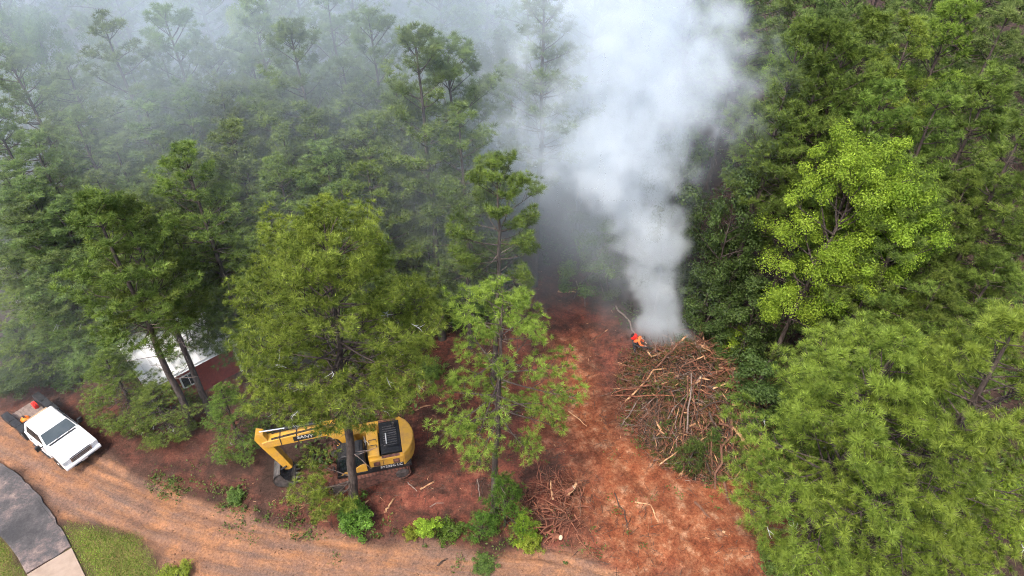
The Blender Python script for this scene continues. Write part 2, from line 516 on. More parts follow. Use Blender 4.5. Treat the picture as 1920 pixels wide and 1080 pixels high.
slab('asphalt_drive', [(-300, 760), (-150, 800), (-60, 838), (0, 868), (32, 888), (70, 925), (105, 972), (123, 1003), (134, 1026), (92, 1051), (50, 1076),
                       (34, 1046), (16, 1022), (0, 1005), (-60, 960), (-150, 910), (-300, 850)], 0.07, M['asphalt'], 'patchy dark asphalt drive at the lower left', 1.3)
slab('concrete_slab', [(135.5, 1028.5), (158, 1075), (195, 1160), (85, 1180), (52, 1078.5), (94, 1053)], 0.085, M['concrete'], 'pale concrete slab at the end of the asphalt drive')

# ------------------------------------------------------------------ trees
def unit(v): return v / max(np.linalg.norm(v), 1e-9)

class Limbs:
    """trunk and limb tubes as numpy quads"""
    def __init__(s): s.V, s.F, s.n = [], [], 0
    def tube(s, pts, rad, sides):
        pts = np.asarray(pts, float); n = len(pts)
        t = np.gradient(pts, axis=0); t /= np.linalg.norm(t, axis=1)[:, None] + 1e-9
        ref = np.array([0, 0, 1.0]) if abs(t[0][2]) < 0.8 else np.array([1.0, 0, 0])
        a = np.cross(t, ref); a /= np.linalg.norm(a, axis=1)[:, None] + 1e-9
        b = np.cross(t, a)
        q = np.linspace(0, 2 * math.pi, sides, endpoint=False)
        ring = pts[:, None, :] + (a[:, None, :] * np.cos(q)[None, :, None] + b[:, None, :] * np.sin(q)[None, :, None]) * np.asarray(rad)[:, None, None]
        s.V.append(ring.reshape(-1, 3))
        i = np.arange(n - 1)[:, None] * sides; j = np.arange(sides)[None, :]; j2 = (j + 1) % sides
        s.F.append(np.stack([i + j, i + j2, i + sides + j2, i + sides + j], 2).reshape(-1, 4) + s.n)
        s.n += n * sides
    def mesh(s, name): return np_mesh(name, np.concatenate(s.V), np.concatenate(s.F), None, True)

def needle_mesh(name, pos, axis_, size, tint, k, width, candles=0.0, g=None):
    """tufts of needles: k slim blades fanning out from each tuft's centre"""
    T = len(pos)
    d = g.normal(size=(T, k, 3)); d /= np.linalg.norm(d, axis=2)[:, :, None]
    d = d + axis_[:, None, :] * 0.95
    d /= np.linalg.norm(d, axis=2)[:, :, None]
    L = size[:, None] * g.uniform(0.7, 1.1, (T, k))
    o = g.normal(size=(T, k, 3)); o = np.cross(d, o); o /= np.linalg.norm(o, axis=2)[:, :, None] + 1e-9
    w = width * g.uniform(0.7, 1.2, (T, k, 1)) * (size[:, None, None] / 0.25)
    p = pos[:, None, :] + d * (L * 0.12)[:, :, None]
    tip = pos[:, None, :] + d * L[:, :, None]
    tip[:, :, 2] -= 0.12 * L
    V = np.stack([p - o * w * 0.5, p + o * w * 0.5, tip], 2).reshape(-1, 3)
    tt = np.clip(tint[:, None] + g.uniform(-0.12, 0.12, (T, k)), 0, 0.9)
    tt = np.clip(tt.ravel()[:, None] + np.array([-0.14, -0.14, 0.10])[None, :], 0, 0.92).ravel()  # shade painted into each tuft: needle bases tinted darker, tips lighter
    if candles > 0:
        c = np.where(g.random(T) < candles)[0]
        for _ in range(2):
            dd = axis_[c] + g.normal(size=(len(c), 3)) * 0.45; dd /= np.linalg.norm(dd, axis=1)[:, None]
            oo = np.cross(dd, g.normal(size=(len(c), 3))); oo /= np.linalg.norm(oo, axis=1)[:, None] + 1e-9
            l = size[c][:, None] * 0.62; ww = width * 0.8
            q = pos[c] + dd * size[c][:, None] * 0.35
            V = np.concatenate([V, np.stack([q - oo * ww, q + oo * ww, q + dd * l], 1).reshape(-1, 3)])
            tt = np.concatenate([tt, np.full(len(c) * 3, 1.0)])
    F = np.arange(len(V)).reshape(-1, 3)
    return np_mesh(name, V, F, {'tint': tt})

def leaf_mesh(name, pos, nrm, size, tint, g, aspect=0.62):
    """one folded diamond leaf for each position"""
    n = len(pos)
    a = g.normal(size=(n, 3)); a -= nrm * np.sum(a * nrm, 1)[:, None]; a /= np.linalg.norm(a, axis=1)[:, None] + 1e-9
    b = np.cross(nrm, a)
    s = size[:, None]
    p0 = pos - a * s * 0.5; p1 = pos + b * s * aspect * 0.5 + nrm * s * 0.12; p2 = pos + a * s * 0.5 - nrm * s * 0.1; p3 = pos - b * s * aspect * 0.5 + nrm * s * 0.12
    V = np.stack([p0, p1, p2, p3], 1).reshape(-1, 3)
    i = np.arange(n) * 4
    F = np.concatenate([np.stack([i, i + 1, i + 2], 1), np.stack([i, i + 2, i + 3], 1)])
    return np_mesh(name, V, F, {'tint': np.repeat(tint, 4)})

def limb_path(g, p0, d0, length, n, bend_up, wob):
    pts = [p0]; d = unit(d0)
    for i in range(n):
        d = unit(d + np.array([0, 0, bend_up]) / n + g.normal(size=3) * wob)
        pts.append(pts[-1] + d * length / n)
    return np.array(pts)

def make_pine(seed, H=16.0, R0=3.2, base=0.35, peak=0.35, whorls=13, per=4.2, sub=5, tufts=4, tsize=0.30, k=24, width=0.022, clump=0.0,
              up=0.5, droop=0.0, trunk_r=0.17, candles=0.0, dead=14, lichen=0, gaps=0.12, tint_mu=0.45, top_open=1.0, low=()):
    g = np.random.default_rng(seed)
    L = Limbs()
    nseg = 14
    zz = np.linspace(-0.4, H * 0.985, nseg)
    bendx = np.cumsum(g.normal(size=nseg)) * 0.05; bendy = np.cumsum(g.normal(size=nseg)) * 0.05
    tp = np.stack([bendx - bendx[0], bendy - bendy[0], zz], 1)
    tr = trunk_r * (1 - np.clip(zz / H, 0, 1)) ** 0.75 + 0.025; tr[0] *= 1.5; tr[1] *= 1.08
    L.tube(tp, tr, 9)
    def trunk_at(z): return np.array([np.interp(z, zz, tp[:, 0]), np.interp(z, zz, tp[:, 1]), z])
    P, A, S, T = [], [], [], []
    def tuft(p, a, s=1.0, t=None):
        P.append(p); A.append(unit(a)); S.append(tsize * s * g.uniform(0.8, 1.2)); T.append(np.clip(g.normal(tint_mu if t is None else t, 0.26), 0.02, 0.9))
    ang = g.uniform(0, 6.28)
    boughs = []
    for w in range(whorls):
        t = (w + g.uniform(-0.3, 0.3)) / (whorls - 1); t = min(max(t, 0.0), 0.985)
        z = H * (base + (1 - base) * t)
        shape = (t / peak) ** 0.5 * 0.45 + 0.55 if t < peak else ((1 - t) / (1 - peak)) ** (0.72 * top_open) * 0.94 + 0.06
        nb = max(3, int(round(per + g.uniform(-1.2, 1.2)))) if t < 0.93 else 3
        boughs.extend((t, z, shape, None) for b in range(nb))
    boughs.extend(((zf - base) / (1 - base), H * zf, ls, la) for zf, la, ls in low)
    if True:
        for t, z, shape, fixed in boughs:
            if fixed is None and g.random() < gaps and t < 0.9: continue
            ang = ang + 2.4 + g.uniform(-0.5, 0.5) if fixed is None else fixed
            ln = max(R0 * shape * (g.uniform(0.62, 1.12) if fixed is None else 1.0), 0.35)
            el = -0.12 - droop * (1 - t) + up * (0.25 + t * 1.15) + g.uniform(-0.12, 0.12)
            el = min(el, 1.2)
            d0 = np.array([math.cos(ang) * math.cos(el), math.sin(ang) * math.cos(el), math.sin(el)])
            n = 6
            path = limb_path(g, trunk_at(z + g.uniform(-0.15, 0.15)), d0, ln, n, 0.45 * up, 0.05)
            r = 0.014 + 0.012 * ln
            L.tube(path, np.linspace(r, 0.008, n + 1), 4)
            ns = max(2, int(round(sub * ln / R0 + 1)))
            tb = g.normal(0, 0.11)
            for s in range(ns):
                f = 0.32 + 0.68 * (s + g.random()) / ns if clump <= 0 else 1 - (1 - (0.35 + 0.65 * (s + g.random()) / ns)) * (1 - clump * 0.6)
                f = min(f, 1.0)
                i = f * n; i0 = min(int(i), n - 1)
                p = path[i0] + (path[i0 + 1] - path[i0]) * (i - i0)
                d = unit(path[i0 + 1] - path[i0])
                side = unit(np.cross(d, [0, 0, 1])) * (1 if s % 2 else -1)
                sl = ln * (0.16 + 0.30 * (1 - f * 0.75)) * g.uniform(0.7, 1.2)
                sd_ = unit(d * 0.75 + side * g.uniform(0.45, 0.95) + np.array([0, 0, g.uniform(0.0, 0.4) * (0.5 + up)]))
                sp = limb_path(g, p, sd_, sl, 3, 0.4 * up + 0.15, 0.07)
                L.tube(sp, [r * 0.4, r * 0.3, 0.006, 0.005], 3)
                side2 = unit(np.cross(unit(sp[3] - sp[0]), [0, 0, 1]))
                for q in range(tufts):
                    ff = 1 - (q / tufts) * 0.9
                    j = min(int(ff * 3), 2); pp = sp[j] + (sp[j + 1] - sp[j]) * (ff * 3 - j)
                    out_ = side2 * (g.uniform(0.08, 0.34) * (1 if q % 2 else -1) if q else 0.0) * (0.6 + 0.4 * ln / R0)
                    off = out_ + unit(sp[3] - sp[0]) * (0.10 if q else 0.0) + g.normal(size=3) * 0.05 + np.array([0, 0, 0.05 + abs(g.normal()) * 0.06])
                    ax = unit(sp[3] - sp[0]) * 0.5 + np.array([0, 0, 0.6]) + out_ * 1.6
                    tuft(pp + off, ax, 1.0 if q else 1.1, tint_mu + tb)
            tuft(path[-1], unit(path[-1] - path[-2]) + np.array([0, 0, 0.5]), 1.15, tint_mu + tb + 0.08)
            tuft(path[-2], unit(path[-1] - path[-2]) + np.array([0, 0, 0.7]), 1.0, tint_mu + tb)
    for q in range(5):
        tuft(trunk_at(H * (1 - q * 0.012)) + g.normal(size=3) * 0.08, np.array([0, 0, 1.0]) + g.normal(size=3) * 0.3, 1.1, tint_mu + 0.15)
    D = Limbs()
    for q in range(dead):
        z = H * g.uniform(base * 0.45, base + 0.25); a = g.uniform(0, 6.28); ln = g.uniform(0.5, 1.7)
        d0 = np.array([math.cos(a), math.sin(a), g.uniform(-0.3, 0.25)])
        D.tube(limb_path(g, trunk_at(z), d0, ln, 4, 0.1, 0.12), [0.03, 0.024, 0.018, 0.012, 0.006], 3)
    W = None
    if lichen:
        W = Limbs()
        for q in range(lichen):
            z = H * g.uniform(base * 0.9, base + 0.42); a = g.uniform(0, 6.28); rr = g.uniform(0.35, 0.8) * R0
            p = trunk_at(z) + np.array([math.cos(a) * rr, math.sin(a) * rr, g.uniform(-0.2, 0.5)])
            d0 = np.array([math.cos(a), math.sin(a), g.uniform(-0.6, 0.2)]) + g.normal(size=3) * 0.5
            pt = limb_path(g, p, d0, g.uniform(0.3, 0.7), 4, -0.2, 0.45)
            W.tube(pt, [0.010, 0.012, 0.010, 0.008, 0.004], 3)
            for e in range(2):
                W.tube(limb_path(g, pt[1 + e], d0 + g.normal(size=3) * 0.8, g.uniform(0.15, 0.4), 2, -0.1, 0.2), [0.011, 0.010, 0.005], 3)
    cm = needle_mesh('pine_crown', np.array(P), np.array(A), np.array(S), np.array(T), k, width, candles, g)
    return dict(H=H, R=R0, trunk=L.mesh('pine_trunk'), crown=cm, dead=D.mesh('dead_twigs') if dead else None, lichen=W.mesh('lichen_twigs') if W else None, n=len(P))

def make_broadleaf(seed, H=10.0, R0=2.6, base=0.2, clusters=110, leaves=60, lsize=0.17, spread=0.42, trunk_r=0.12, multi=1, flat=0.85, tint_mu=0.5, cone=False):
    """trunk, forking limbs and leaf clumps on the limb ends"""
    g = np.random.default_rng(seed)
    L = Limbs()
    tips = []
    for mstem in range(multi):
        a0 = g.uniform(0, 6.28); lean = 0.06 if multi == 1 else g.uniform(0.15, 0.35)
        root = np.array([math.cos(a0), math.sin(a0), 0]) * (0.0 if multi == 1 else 0.15) * R0 + np.array([0, 0, -0.25])
        st = limb_path(g, root, np.array([math.cos(a0) * lean, math.sin(a0) * lean, 1]), H * 0.93, 10, 0.1, 0.04)
        L.tube(st, np.linspace(trunk_r, 0.02, 11) / math.sqrt(multi), 7)
        nb = max(10, clusters // 4 // multi)
        for b in range(nb):
            t = base + (1 - base) * (b + g.random()) / nb
            i = t * 10; i0 = min(int(i), 9)
            p = st[i0] + (st[i0 + 1] - st[i0]) * (i - i0)
            u = (t - base) / (1 - base)
            shape = (1 - u) ** 0.75 + 0.06 if cone else max(0.12, math.sin(math.pi * (0.14 + 0.80 * u)) ** 0.7)
            ln = R0 * shape * g.uniform(0.5, 1.2)
            a = b * 2.4 + g.uniform(-0.4, 0.4); el = 0.15 + 0.75 * u + g.uniform(-0.15, 0.2)
            path = limb_path(g, p, np.array([math.cos(a) * math.cos(el), math.sin(a) * math.cos(el), math.sin(el)]), ln, 5, 0.15, 0.09)
            L.tube(path, np.linspace(0.012 + 0.012 * ln, 0.006, 6), 4)
            tips.append(path[-1])
            for s in range(3):
                f = int(g.integers(2, 5)); d = unit(path[f + 1 if f < 5 else 5] - path[f - 1])
                sp = limb_path(g, path[f], d + g.normal(size=3) * 0.55, ln * g.uniform(0.18, 0.4), 2, 0.2, 0.1)
                L.tube(sp, [0.012, 0.008, 0.004], 3)
                tips.append(sp[-1])
        tips.append(st[-1])
    tips = np.array(tips)
    n = len(tips) * leaves
    cl = np.repeat(tips, leaves, 0)
    off = g.normal(size=(n, 3)); off /= np.linalg.norm(off, axis=1)[:, None]
    off *= (g.random((n, 1)) ** 0.45) * spread * np.repeat(g.uniform(0.6, 1.35, (len(tips), 1)), leaves, 0)
    off[:, 2] *= flat
    nr = off * 1.2 + np.array([0, 0, 0.8 * spread]) + g.normal(size=(n, 3)) * 0.5 * spread
    nr /= np.linalg.norm(nr, axis=1)[:, None]
    tint = np.clip(np.repeat(g.normal(tint_mu, 0.16, len(tips)), leaves) + g.normal(0, 0.13, n), 0, 1)
    return dict(H=H, R=R0, trunk=L.mesh('leafy_trunk'), crown=leaf_mesh('leafy_crown', cl + off, nr, lsize * g.uniform(0.65, 1.3, n), tint, g), dead=None, lichen=None, n=n)

V = {
  'hero1': make_pine(101, 17, 4.7, 0.22, 0.42, 19, 6.0, 8, 4, 0.32, 62, 0.0135, 0.2, 0.42, 0.15, 0.26, 0.35, 20, 14, 0.03, 0.50),
  'hero2': make_pine(102, 16, 4.5, 0.20, 0.45, 19, 6.0, 8, 4, 0.32, 62, 0.0135, 0.2, 0.42, 0.15, 0.24, 0.35, 20, 14, 0.03, 0.50),
  'big':   make_pine(103, 18, 4.4, 0.455, 0.42, 16, 7.4, 11, 5, 0.28, 42, 0.0155, 0.1, 0.46, 0.0, 0.24, 0.18, 30, 36, 0.04, 0.45, 0.6,
                     low=[(0.08, 3.3, 0.5), (0.10, 3.9, 0.55), (0.11, 3.0, 0.6), (0.13, 3.6, 0.7), (0.14, 4.1, 0.55), (0.15, 2.8, 0.6), (0.12, 4.7, 0.35)]),
  'young': make_pine(104, 16, 3.6, 0.47, 0.42, 11, 4.2, 6, 5, 0.27, 44, 0.0165, 0.2, 0.30, 0.22, 0.17, 0.12, 8, 0, 0.05, 0.52, 0.8),
  'open':  make_pine(105, 15, 2.9, 0.44, 0.45, 10, 5.0, 7, 5, 0.31, 46, 0.017, 0.6, 0.62, 0.10, 0.16, 0.10, 12, 0, 0.12, 0.45, 0.7),
  'edge1': make_pine(106, 16, 3.6, 0.07, 0.30, 19, 5.0, 8, 4, 0.29, 36, 0.0175, 0.1, 0.42, 0.25, 0.19, 0, 22, 10, 0.07, 0.42),
  'edge2': make_pine(107, 16, 3.6, 0.08, 0.36, 19, 5.0, 8, 4, 0.29, 36, 0.0175, 0.2, 0.45, 0.20, 0.19, 0, 26, 10, 0.07, 0.42),
  'tall1': make_pine(108, 18, 3.0, 0.36, 0.38, 15, 5.0, 7, 4, 0.31, 30, 0.0215, 0.15, 0.55, 0.10, 0.18, 0, 18, 0, 0.08, 0.42, 0.75),
  'tall2': make_pine(109, 18, 3.2, 0.32, 0.45, 15, 5.0, 7, 4, 0.31, 30, 0.0215, 0.2, 0.60, 0.08, 0.18, 0, 18, 0, 0.08, 0.42, 0.75),
  'tall3': make_pine(110, 18, 2.8, 0.46, 0.35, 12, 5.0, 7, 4, 0.32, 30, 0.0215, 0.3, 0.65, 0.05, 0.18, 0, 22, 0, 0.12, 0.42, 0.75),
  'tall4': make_pine(111, 18, 3.1, 0.28, 0.30, 16, 4.8, 7, 4, 0.31, 30, 0.0215, 0.1, 0.50, 0.14, 0.18, 0, 18, 0, 0.10, 0.42, 0.75),
  'maple': make_broadleaf(201, 14, 3.4, 0.38, 200, 290, 0.085, 0.50, 0.17, 1, 0.85, 0.55),
  'maple2': make_broadleaf(202, 14, 2.8, 0.34, 160, 280, 0.085, 0.46, 0.15, 1, 0.85, 0.55),
  'broad': make_broadleaf(203, 9, 2.4, 0.12, 120, 100, 0.14, 0.48, 0.10, 1, 0.8, 0.5),
  'broad2': make_broadleaf(204, 9, 2.1, 0.10, 100, 90, 0.14, 0.50, 0.10, 2, 0.8, 0.5),
}
if False: print('TRI', {k: (v['n'], len(v['crown'].polygons), len(v['trunk'].polygons)) for k, v in V.items()})
BROAD = {'maple', 'maple2', 'broad', 'broad2'}
tree_no = [0]
def plant(variant, base, h, r, label, leaf=None, group=None, rz=None, name=None, cat='tree', lean=(0, 0)):
    v = V[variant]
    tree_no[0] += 1
    broad = variant in BROAD
    o = empty(name or ('broadleaf_tree' if broad else 'pine_tree'), base, rz if rz is not None else (tree_no[0] * 2.399) % 6.283)
    if lean != (0, 0): o.rotation_euler = (lean[0], lean[1], o.rotation_euler.z)
    o.scale = (r / v['R'], r / v['R'], h / v['H'])
    tag(o, label, cat, group)
    leafm = M[leaf or ('broad_mid' if broad else 'pine')]
    t = link('trunk', v['trunk'], o, M['bark'])
    c = link('crown', v['crown'], o, leafm)
    c.material_slots[0].link = 'OBJECT'; c.material_slots[0].material = leafm
    if v['dead']: link('dead_twigs', v['dead'], o, M['deadwood'])['kind'] = 'stuff'
    if v['lichen']: link('lichen_twigs', v['lichen'], o, M['lichen'])['kind'] = 'stuff'
    return o
def tree_top(variant, u, v, h, r, label, leaf=None, **kw):
    """tree whose top stands at photo pixel (u, v) when it is h metres tall"""
    p = gp(u, v, h)
    return plant(variant, (p.x, p.y, gz(p.x, p.y)), h, r, label, leaf, **kw)
def tree_base(variant, u, v, h, r, label, leaf=None, **kw):
    return plant(variant, on_ground(u, v), h, r, label, leaf, **kw)

# ---- trees that stand free in front
tree_base('young', 925, 966, 14.9, 3.3, 'slender young pine with a bare lower trunk standing alone mid-clearing', 'pine_bright', rz=0.0, lean=(0, R(2)))
tree_base('big', 665, 948, 17.4, 4.2, 'big bushy pine with white lichened twigs in front of the excavator', 'pine_bright', rz=0.0, lean=(0, R(6.5)))
tree_top('open', 915, 318, 15.0, 2.9, 'sparse pine with upswept clumps left of the smoke column', 'pine', rz=1.0)
tree_top('hero1', 1905, 610, 17.5, 4.6, 'large close pine filling the lower right corner', 'pine_bright', rz=0.4)
tree_top('hero2', 1700, 648, 15.5, 4.5, 'wide close pine reaching over the clay beside the brush pile', 'pine_bright', rz=1.7)
tree_top('broad', 1850, 880, 8.0, 2.6, 'bright green leafy tree beneath the large close pine', 'broad', rz=1.0)
tree_top('broad2', 1640, 960, 5.5, 2.0, 'low leafy tree in the shade of the wide close pine', 'broad_mid')
# ---- around the shed and the truck
tree_base('tall3', 362, 800, 15.5, 2.9, 'tall pine whose bare trunk crosses the shed front', 'pine', rz=0.9)
tree_base('edge1', 262, 790, 5.6, 2.3, 'low spreading pine between the truck and the shed', 'pine', rz=2.0)
tree_base('edge2', 322, 806, 3.6, 2.2, 'small bushy pine in front of the shed wall', 'pine', rz=1.0)
tree_base('tall3', 395, 775, 14.5, 2.7, 'second bare-trunked pine in front of the shed', 'pine', rz=2.9)
tree_base('tall2', 478, 690, 15.5, 3.1, 'pine rising just behind the right end of the shed roof', 'pine', rz=4.2)
tree_base('tall2', 215, 680, 13.0, 3.2, 'pine behind the truck bed at the edge of the yard', 'pine_far')
tree_base('edge1', 462, 848, 5.5, 1.7, 'small pine left of the excavator boom tip', 'pine', rz=5.0)
tree_top('edge2', 8, 470, 9.0, 2.7, 'yellow-green pine cut by the left edge of the picture', 'pine_bright')
tree_top('edge2', 105, 395, 12, 3.6, 'pine above the truck with a rounded hazy top', 'pine_far')
tree_top('edge1', 20, 610, 4.5, 2.0, 'short dark pine at the left edge above the truck', 'pine')
tree_top('broad2', 90, 655, 3.2, 1.6, 'dark leafy bush tree up the bank behind the truck', 'broad_dark')
tree_top('broad2', 10, 665, 2.5, 1.5, 'low dark thicket at the left edge beside the truck bed', 'broad_dark')
# ---- second rank, left of the clearing
tree_top('tall2', 520, 318, 14, 3.1, 'dark tufted pine directly behind the big bushy pine', 'pine', rz=0.3)
tree_top('edge2', 690, 308, 14, 3.7, 'green pine right behind the big bushy pine with a visible mast', 'pine', rz=2.2)
tree_top('edge1', 400, 365, 12.5, 3.5, 'pine between the shed and the big bushy pine', 'pine')
tree_top('edge2', 255, 365, 12.5, 3.9, 'broad pine high above the shed roof', 'pine', rz=1.2)
tree_top('tall3', 30, 385, 12.5, 3.1, 'hazy pine at the left edge, above the yellow-green one', 'pine_far')
tree_top('edge2', 350, 312, 13.5, 3.4, 'pale pine behind the broad pine over the shed', 'pine_far')
tree_top('tall3', 455, 300, 13.5, 2.8, 'slim pine left of the dark tufted pine', 'pine_far')
tree_top('tall1', 610, 285, 14.5, 2.8, 'slim pine between the two dark pines behind the big bushy pine', 'pine_far')
# ---- third rank in the drifting smoke
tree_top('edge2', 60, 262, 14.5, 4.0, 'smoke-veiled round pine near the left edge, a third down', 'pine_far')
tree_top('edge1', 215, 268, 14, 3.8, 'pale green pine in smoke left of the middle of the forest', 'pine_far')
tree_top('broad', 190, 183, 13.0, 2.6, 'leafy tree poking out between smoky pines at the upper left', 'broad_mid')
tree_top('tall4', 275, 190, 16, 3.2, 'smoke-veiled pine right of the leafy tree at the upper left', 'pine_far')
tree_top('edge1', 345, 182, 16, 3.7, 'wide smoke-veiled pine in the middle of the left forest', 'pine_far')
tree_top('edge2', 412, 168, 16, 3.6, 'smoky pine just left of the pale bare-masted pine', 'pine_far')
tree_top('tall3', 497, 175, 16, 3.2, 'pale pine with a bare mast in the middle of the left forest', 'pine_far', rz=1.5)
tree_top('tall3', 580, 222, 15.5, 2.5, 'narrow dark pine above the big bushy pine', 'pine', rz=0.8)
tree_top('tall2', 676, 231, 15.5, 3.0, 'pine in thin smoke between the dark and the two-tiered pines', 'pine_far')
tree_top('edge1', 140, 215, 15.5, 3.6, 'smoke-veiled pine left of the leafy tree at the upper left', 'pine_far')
# ---- fillers between the ranks of the left forest
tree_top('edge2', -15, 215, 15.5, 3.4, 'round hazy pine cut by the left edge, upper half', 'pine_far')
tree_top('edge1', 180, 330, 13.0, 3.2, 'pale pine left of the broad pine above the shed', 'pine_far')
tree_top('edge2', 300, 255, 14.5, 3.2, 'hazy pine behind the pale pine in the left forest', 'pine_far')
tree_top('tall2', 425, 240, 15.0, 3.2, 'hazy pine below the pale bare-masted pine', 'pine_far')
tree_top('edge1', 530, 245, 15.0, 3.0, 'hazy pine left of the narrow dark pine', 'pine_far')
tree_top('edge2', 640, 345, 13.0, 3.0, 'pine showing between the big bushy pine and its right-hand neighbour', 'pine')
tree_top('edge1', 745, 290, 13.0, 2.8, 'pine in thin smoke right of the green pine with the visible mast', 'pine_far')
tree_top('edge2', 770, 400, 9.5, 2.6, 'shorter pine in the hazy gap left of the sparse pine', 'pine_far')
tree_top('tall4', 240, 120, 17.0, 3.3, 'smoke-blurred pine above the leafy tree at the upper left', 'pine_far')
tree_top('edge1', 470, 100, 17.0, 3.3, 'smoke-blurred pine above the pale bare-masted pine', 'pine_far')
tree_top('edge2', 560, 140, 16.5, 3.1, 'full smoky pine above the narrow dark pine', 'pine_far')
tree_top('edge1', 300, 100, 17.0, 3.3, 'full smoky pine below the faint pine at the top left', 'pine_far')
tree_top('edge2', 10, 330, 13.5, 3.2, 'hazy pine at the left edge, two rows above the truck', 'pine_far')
tree_top('edge1', 60, 440, 10.5, 2.9, 'green pine right of the yellow-green one at the left edge', 'pine')
tree_top('edge2', 320, 430, 10.5, 2.8, 'pine right behind the shed roof, centre', 'pine')
tree_top('edge1', 460, 430, 10.5, 2.8, 'pine tucked behind the left flank of the big bushy pine', 'pine')
tree_top('edge2', 160, 470, 9.5, 2.8, 'bushy pine behind the low spreading pine', 'pine')
# ---- back ranks
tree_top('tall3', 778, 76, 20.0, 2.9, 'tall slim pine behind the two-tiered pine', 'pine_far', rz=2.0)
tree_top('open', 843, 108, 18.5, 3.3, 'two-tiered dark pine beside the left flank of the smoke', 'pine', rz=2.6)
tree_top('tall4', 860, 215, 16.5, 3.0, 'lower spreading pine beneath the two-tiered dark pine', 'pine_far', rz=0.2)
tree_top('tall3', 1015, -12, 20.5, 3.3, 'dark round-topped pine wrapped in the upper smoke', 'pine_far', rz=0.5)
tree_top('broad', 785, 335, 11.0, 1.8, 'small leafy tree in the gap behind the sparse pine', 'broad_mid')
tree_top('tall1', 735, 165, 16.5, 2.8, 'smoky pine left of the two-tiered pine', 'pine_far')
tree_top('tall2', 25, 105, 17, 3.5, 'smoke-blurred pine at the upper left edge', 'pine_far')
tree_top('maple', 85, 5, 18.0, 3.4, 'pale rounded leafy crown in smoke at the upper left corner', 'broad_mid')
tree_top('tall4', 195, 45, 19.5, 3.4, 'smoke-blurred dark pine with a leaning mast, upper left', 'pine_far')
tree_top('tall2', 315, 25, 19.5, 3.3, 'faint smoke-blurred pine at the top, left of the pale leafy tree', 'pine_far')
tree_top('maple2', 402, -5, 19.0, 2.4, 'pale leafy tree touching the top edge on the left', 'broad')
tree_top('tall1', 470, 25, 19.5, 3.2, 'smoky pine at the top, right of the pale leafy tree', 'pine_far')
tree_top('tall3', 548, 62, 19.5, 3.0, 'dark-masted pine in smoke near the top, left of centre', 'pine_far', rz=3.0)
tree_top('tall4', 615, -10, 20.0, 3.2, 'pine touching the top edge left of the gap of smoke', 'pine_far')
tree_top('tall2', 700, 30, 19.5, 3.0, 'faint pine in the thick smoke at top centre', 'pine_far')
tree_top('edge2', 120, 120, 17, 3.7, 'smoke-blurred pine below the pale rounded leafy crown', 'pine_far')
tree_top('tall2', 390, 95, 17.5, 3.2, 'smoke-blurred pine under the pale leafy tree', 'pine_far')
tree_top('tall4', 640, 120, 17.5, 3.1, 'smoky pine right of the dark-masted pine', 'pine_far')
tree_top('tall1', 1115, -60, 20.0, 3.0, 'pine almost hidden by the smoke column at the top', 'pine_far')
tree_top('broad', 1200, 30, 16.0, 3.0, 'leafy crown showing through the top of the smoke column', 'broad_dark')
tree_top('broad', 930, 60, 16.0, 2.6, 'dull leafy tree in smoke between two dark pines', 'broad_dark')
# ---- right of the smoke
tree_base('tall3', 1350, 612, 20.0, 2.7, 'tall pine with a long bare leaning trunk right of the smoke', 'pine', rz=0.0)
tree_base('tall3', 1392, 622, 20.0, 2.7, 'second tall bare-trunked pine, nearer the bright maple', 'pine', rz=2.0)
tree_base('tall3', 1470, 560, 19.5, 2.9, 'dark-trunked pine behind the bright maple', 'pine', rz=4.0)
tree_top('maple', 1580, 248, 17.8, 3.6, 'bright yellow-green leafy tree, the brightest crown right of the smoke', 'broad', rz=0.6)
tree_top('maple2', 1738, 268, 16.8, 3.0, 'bright green leafy tree, right twin of the brightest crown', 'broad', rz=2.0)
tree_top('edge2', 1735, 335, 16.0, 3.5, 'pine overlapping the bright green leafy twins', 'pine', rz=0.7)
tree_top('edge1', 1640, 505, 11.5, 2.9, 'lower pine at the foot of the bright leafy twins', 'pine', rz=3.3)
tree_top('maple2', 1482, 12, 18.5, 2.0, 'bright leafy top beside the right flank of the smoke', 'broad')
tree_top('tall2', 1600, 85, 19.5, 3.3, 'olive pine above the bright leafy twins', 'pine', rz=1.4)
tree_top('tall4', 1705, 48, 19.5, 3.4, 'wide pine at the upper right with a fresh green top', 'pine_bright', rz=0.9)
tree_top('tall2', 1800, 8, 20.0, 3.2, 'yellow-green pine at the top edge, upper right', 'pine_bright', rz=2.4)
tree_top('tall1', 1560, 20, 20.0, 3.0, 'dark pine in shadow behind the olive pine', 'pine_far')
tree_top('tall4', 1905, 15, 20.0, 3.2, 'dark pine in the upper right corner', 'pine_far')
tree_top('tall1', 1860, 150, 18.5, 3.3, 'olive pine near the right edge, below the corner', 'pine', rz=0.4)
tree_top('tall4', 1770, 180, 18.0, 3.2, 'pine between the wide pine and the bright leafy twins', 'pine', rz=5.1)
tree_top('tall2', 1650, 170, 18.0, 2.9, 'pine rising just behind the bright leafy twins', 'pine', rz=3.6)
tree_top('tall4', 1915, 235, 18.0, 3.2, 'pine cut by the right edge, upper half', 'pine')
tree_top('edge2', 1825, 330, 15.5, 3.1, 'pine right of the one overlapping the leafy twins', 'pine', rz=1.1)
tree_top('edge1', 1915, 345, 15.5, 3.2, 'pine at the right edge, half way up', 'pine', rz=2.5)
tree_top('edge2', 1880, 480, 12.5, 3.0, 'low pine at the right edge above the large close pine', 'pine', rz=0.1)
tree_top('edge1', 1770, 520, 11.5, 2.8, 'low pine between the leafy twins and the close pines', 'pine', rz=4.4)
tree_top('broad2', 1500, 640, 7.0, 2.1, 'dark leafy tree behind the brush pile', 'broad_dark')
tree_top('broad', 1560, 610, 8.0, 2.2, 'dark leafy tree between the brush pile and the low pine', 'broad_dark')
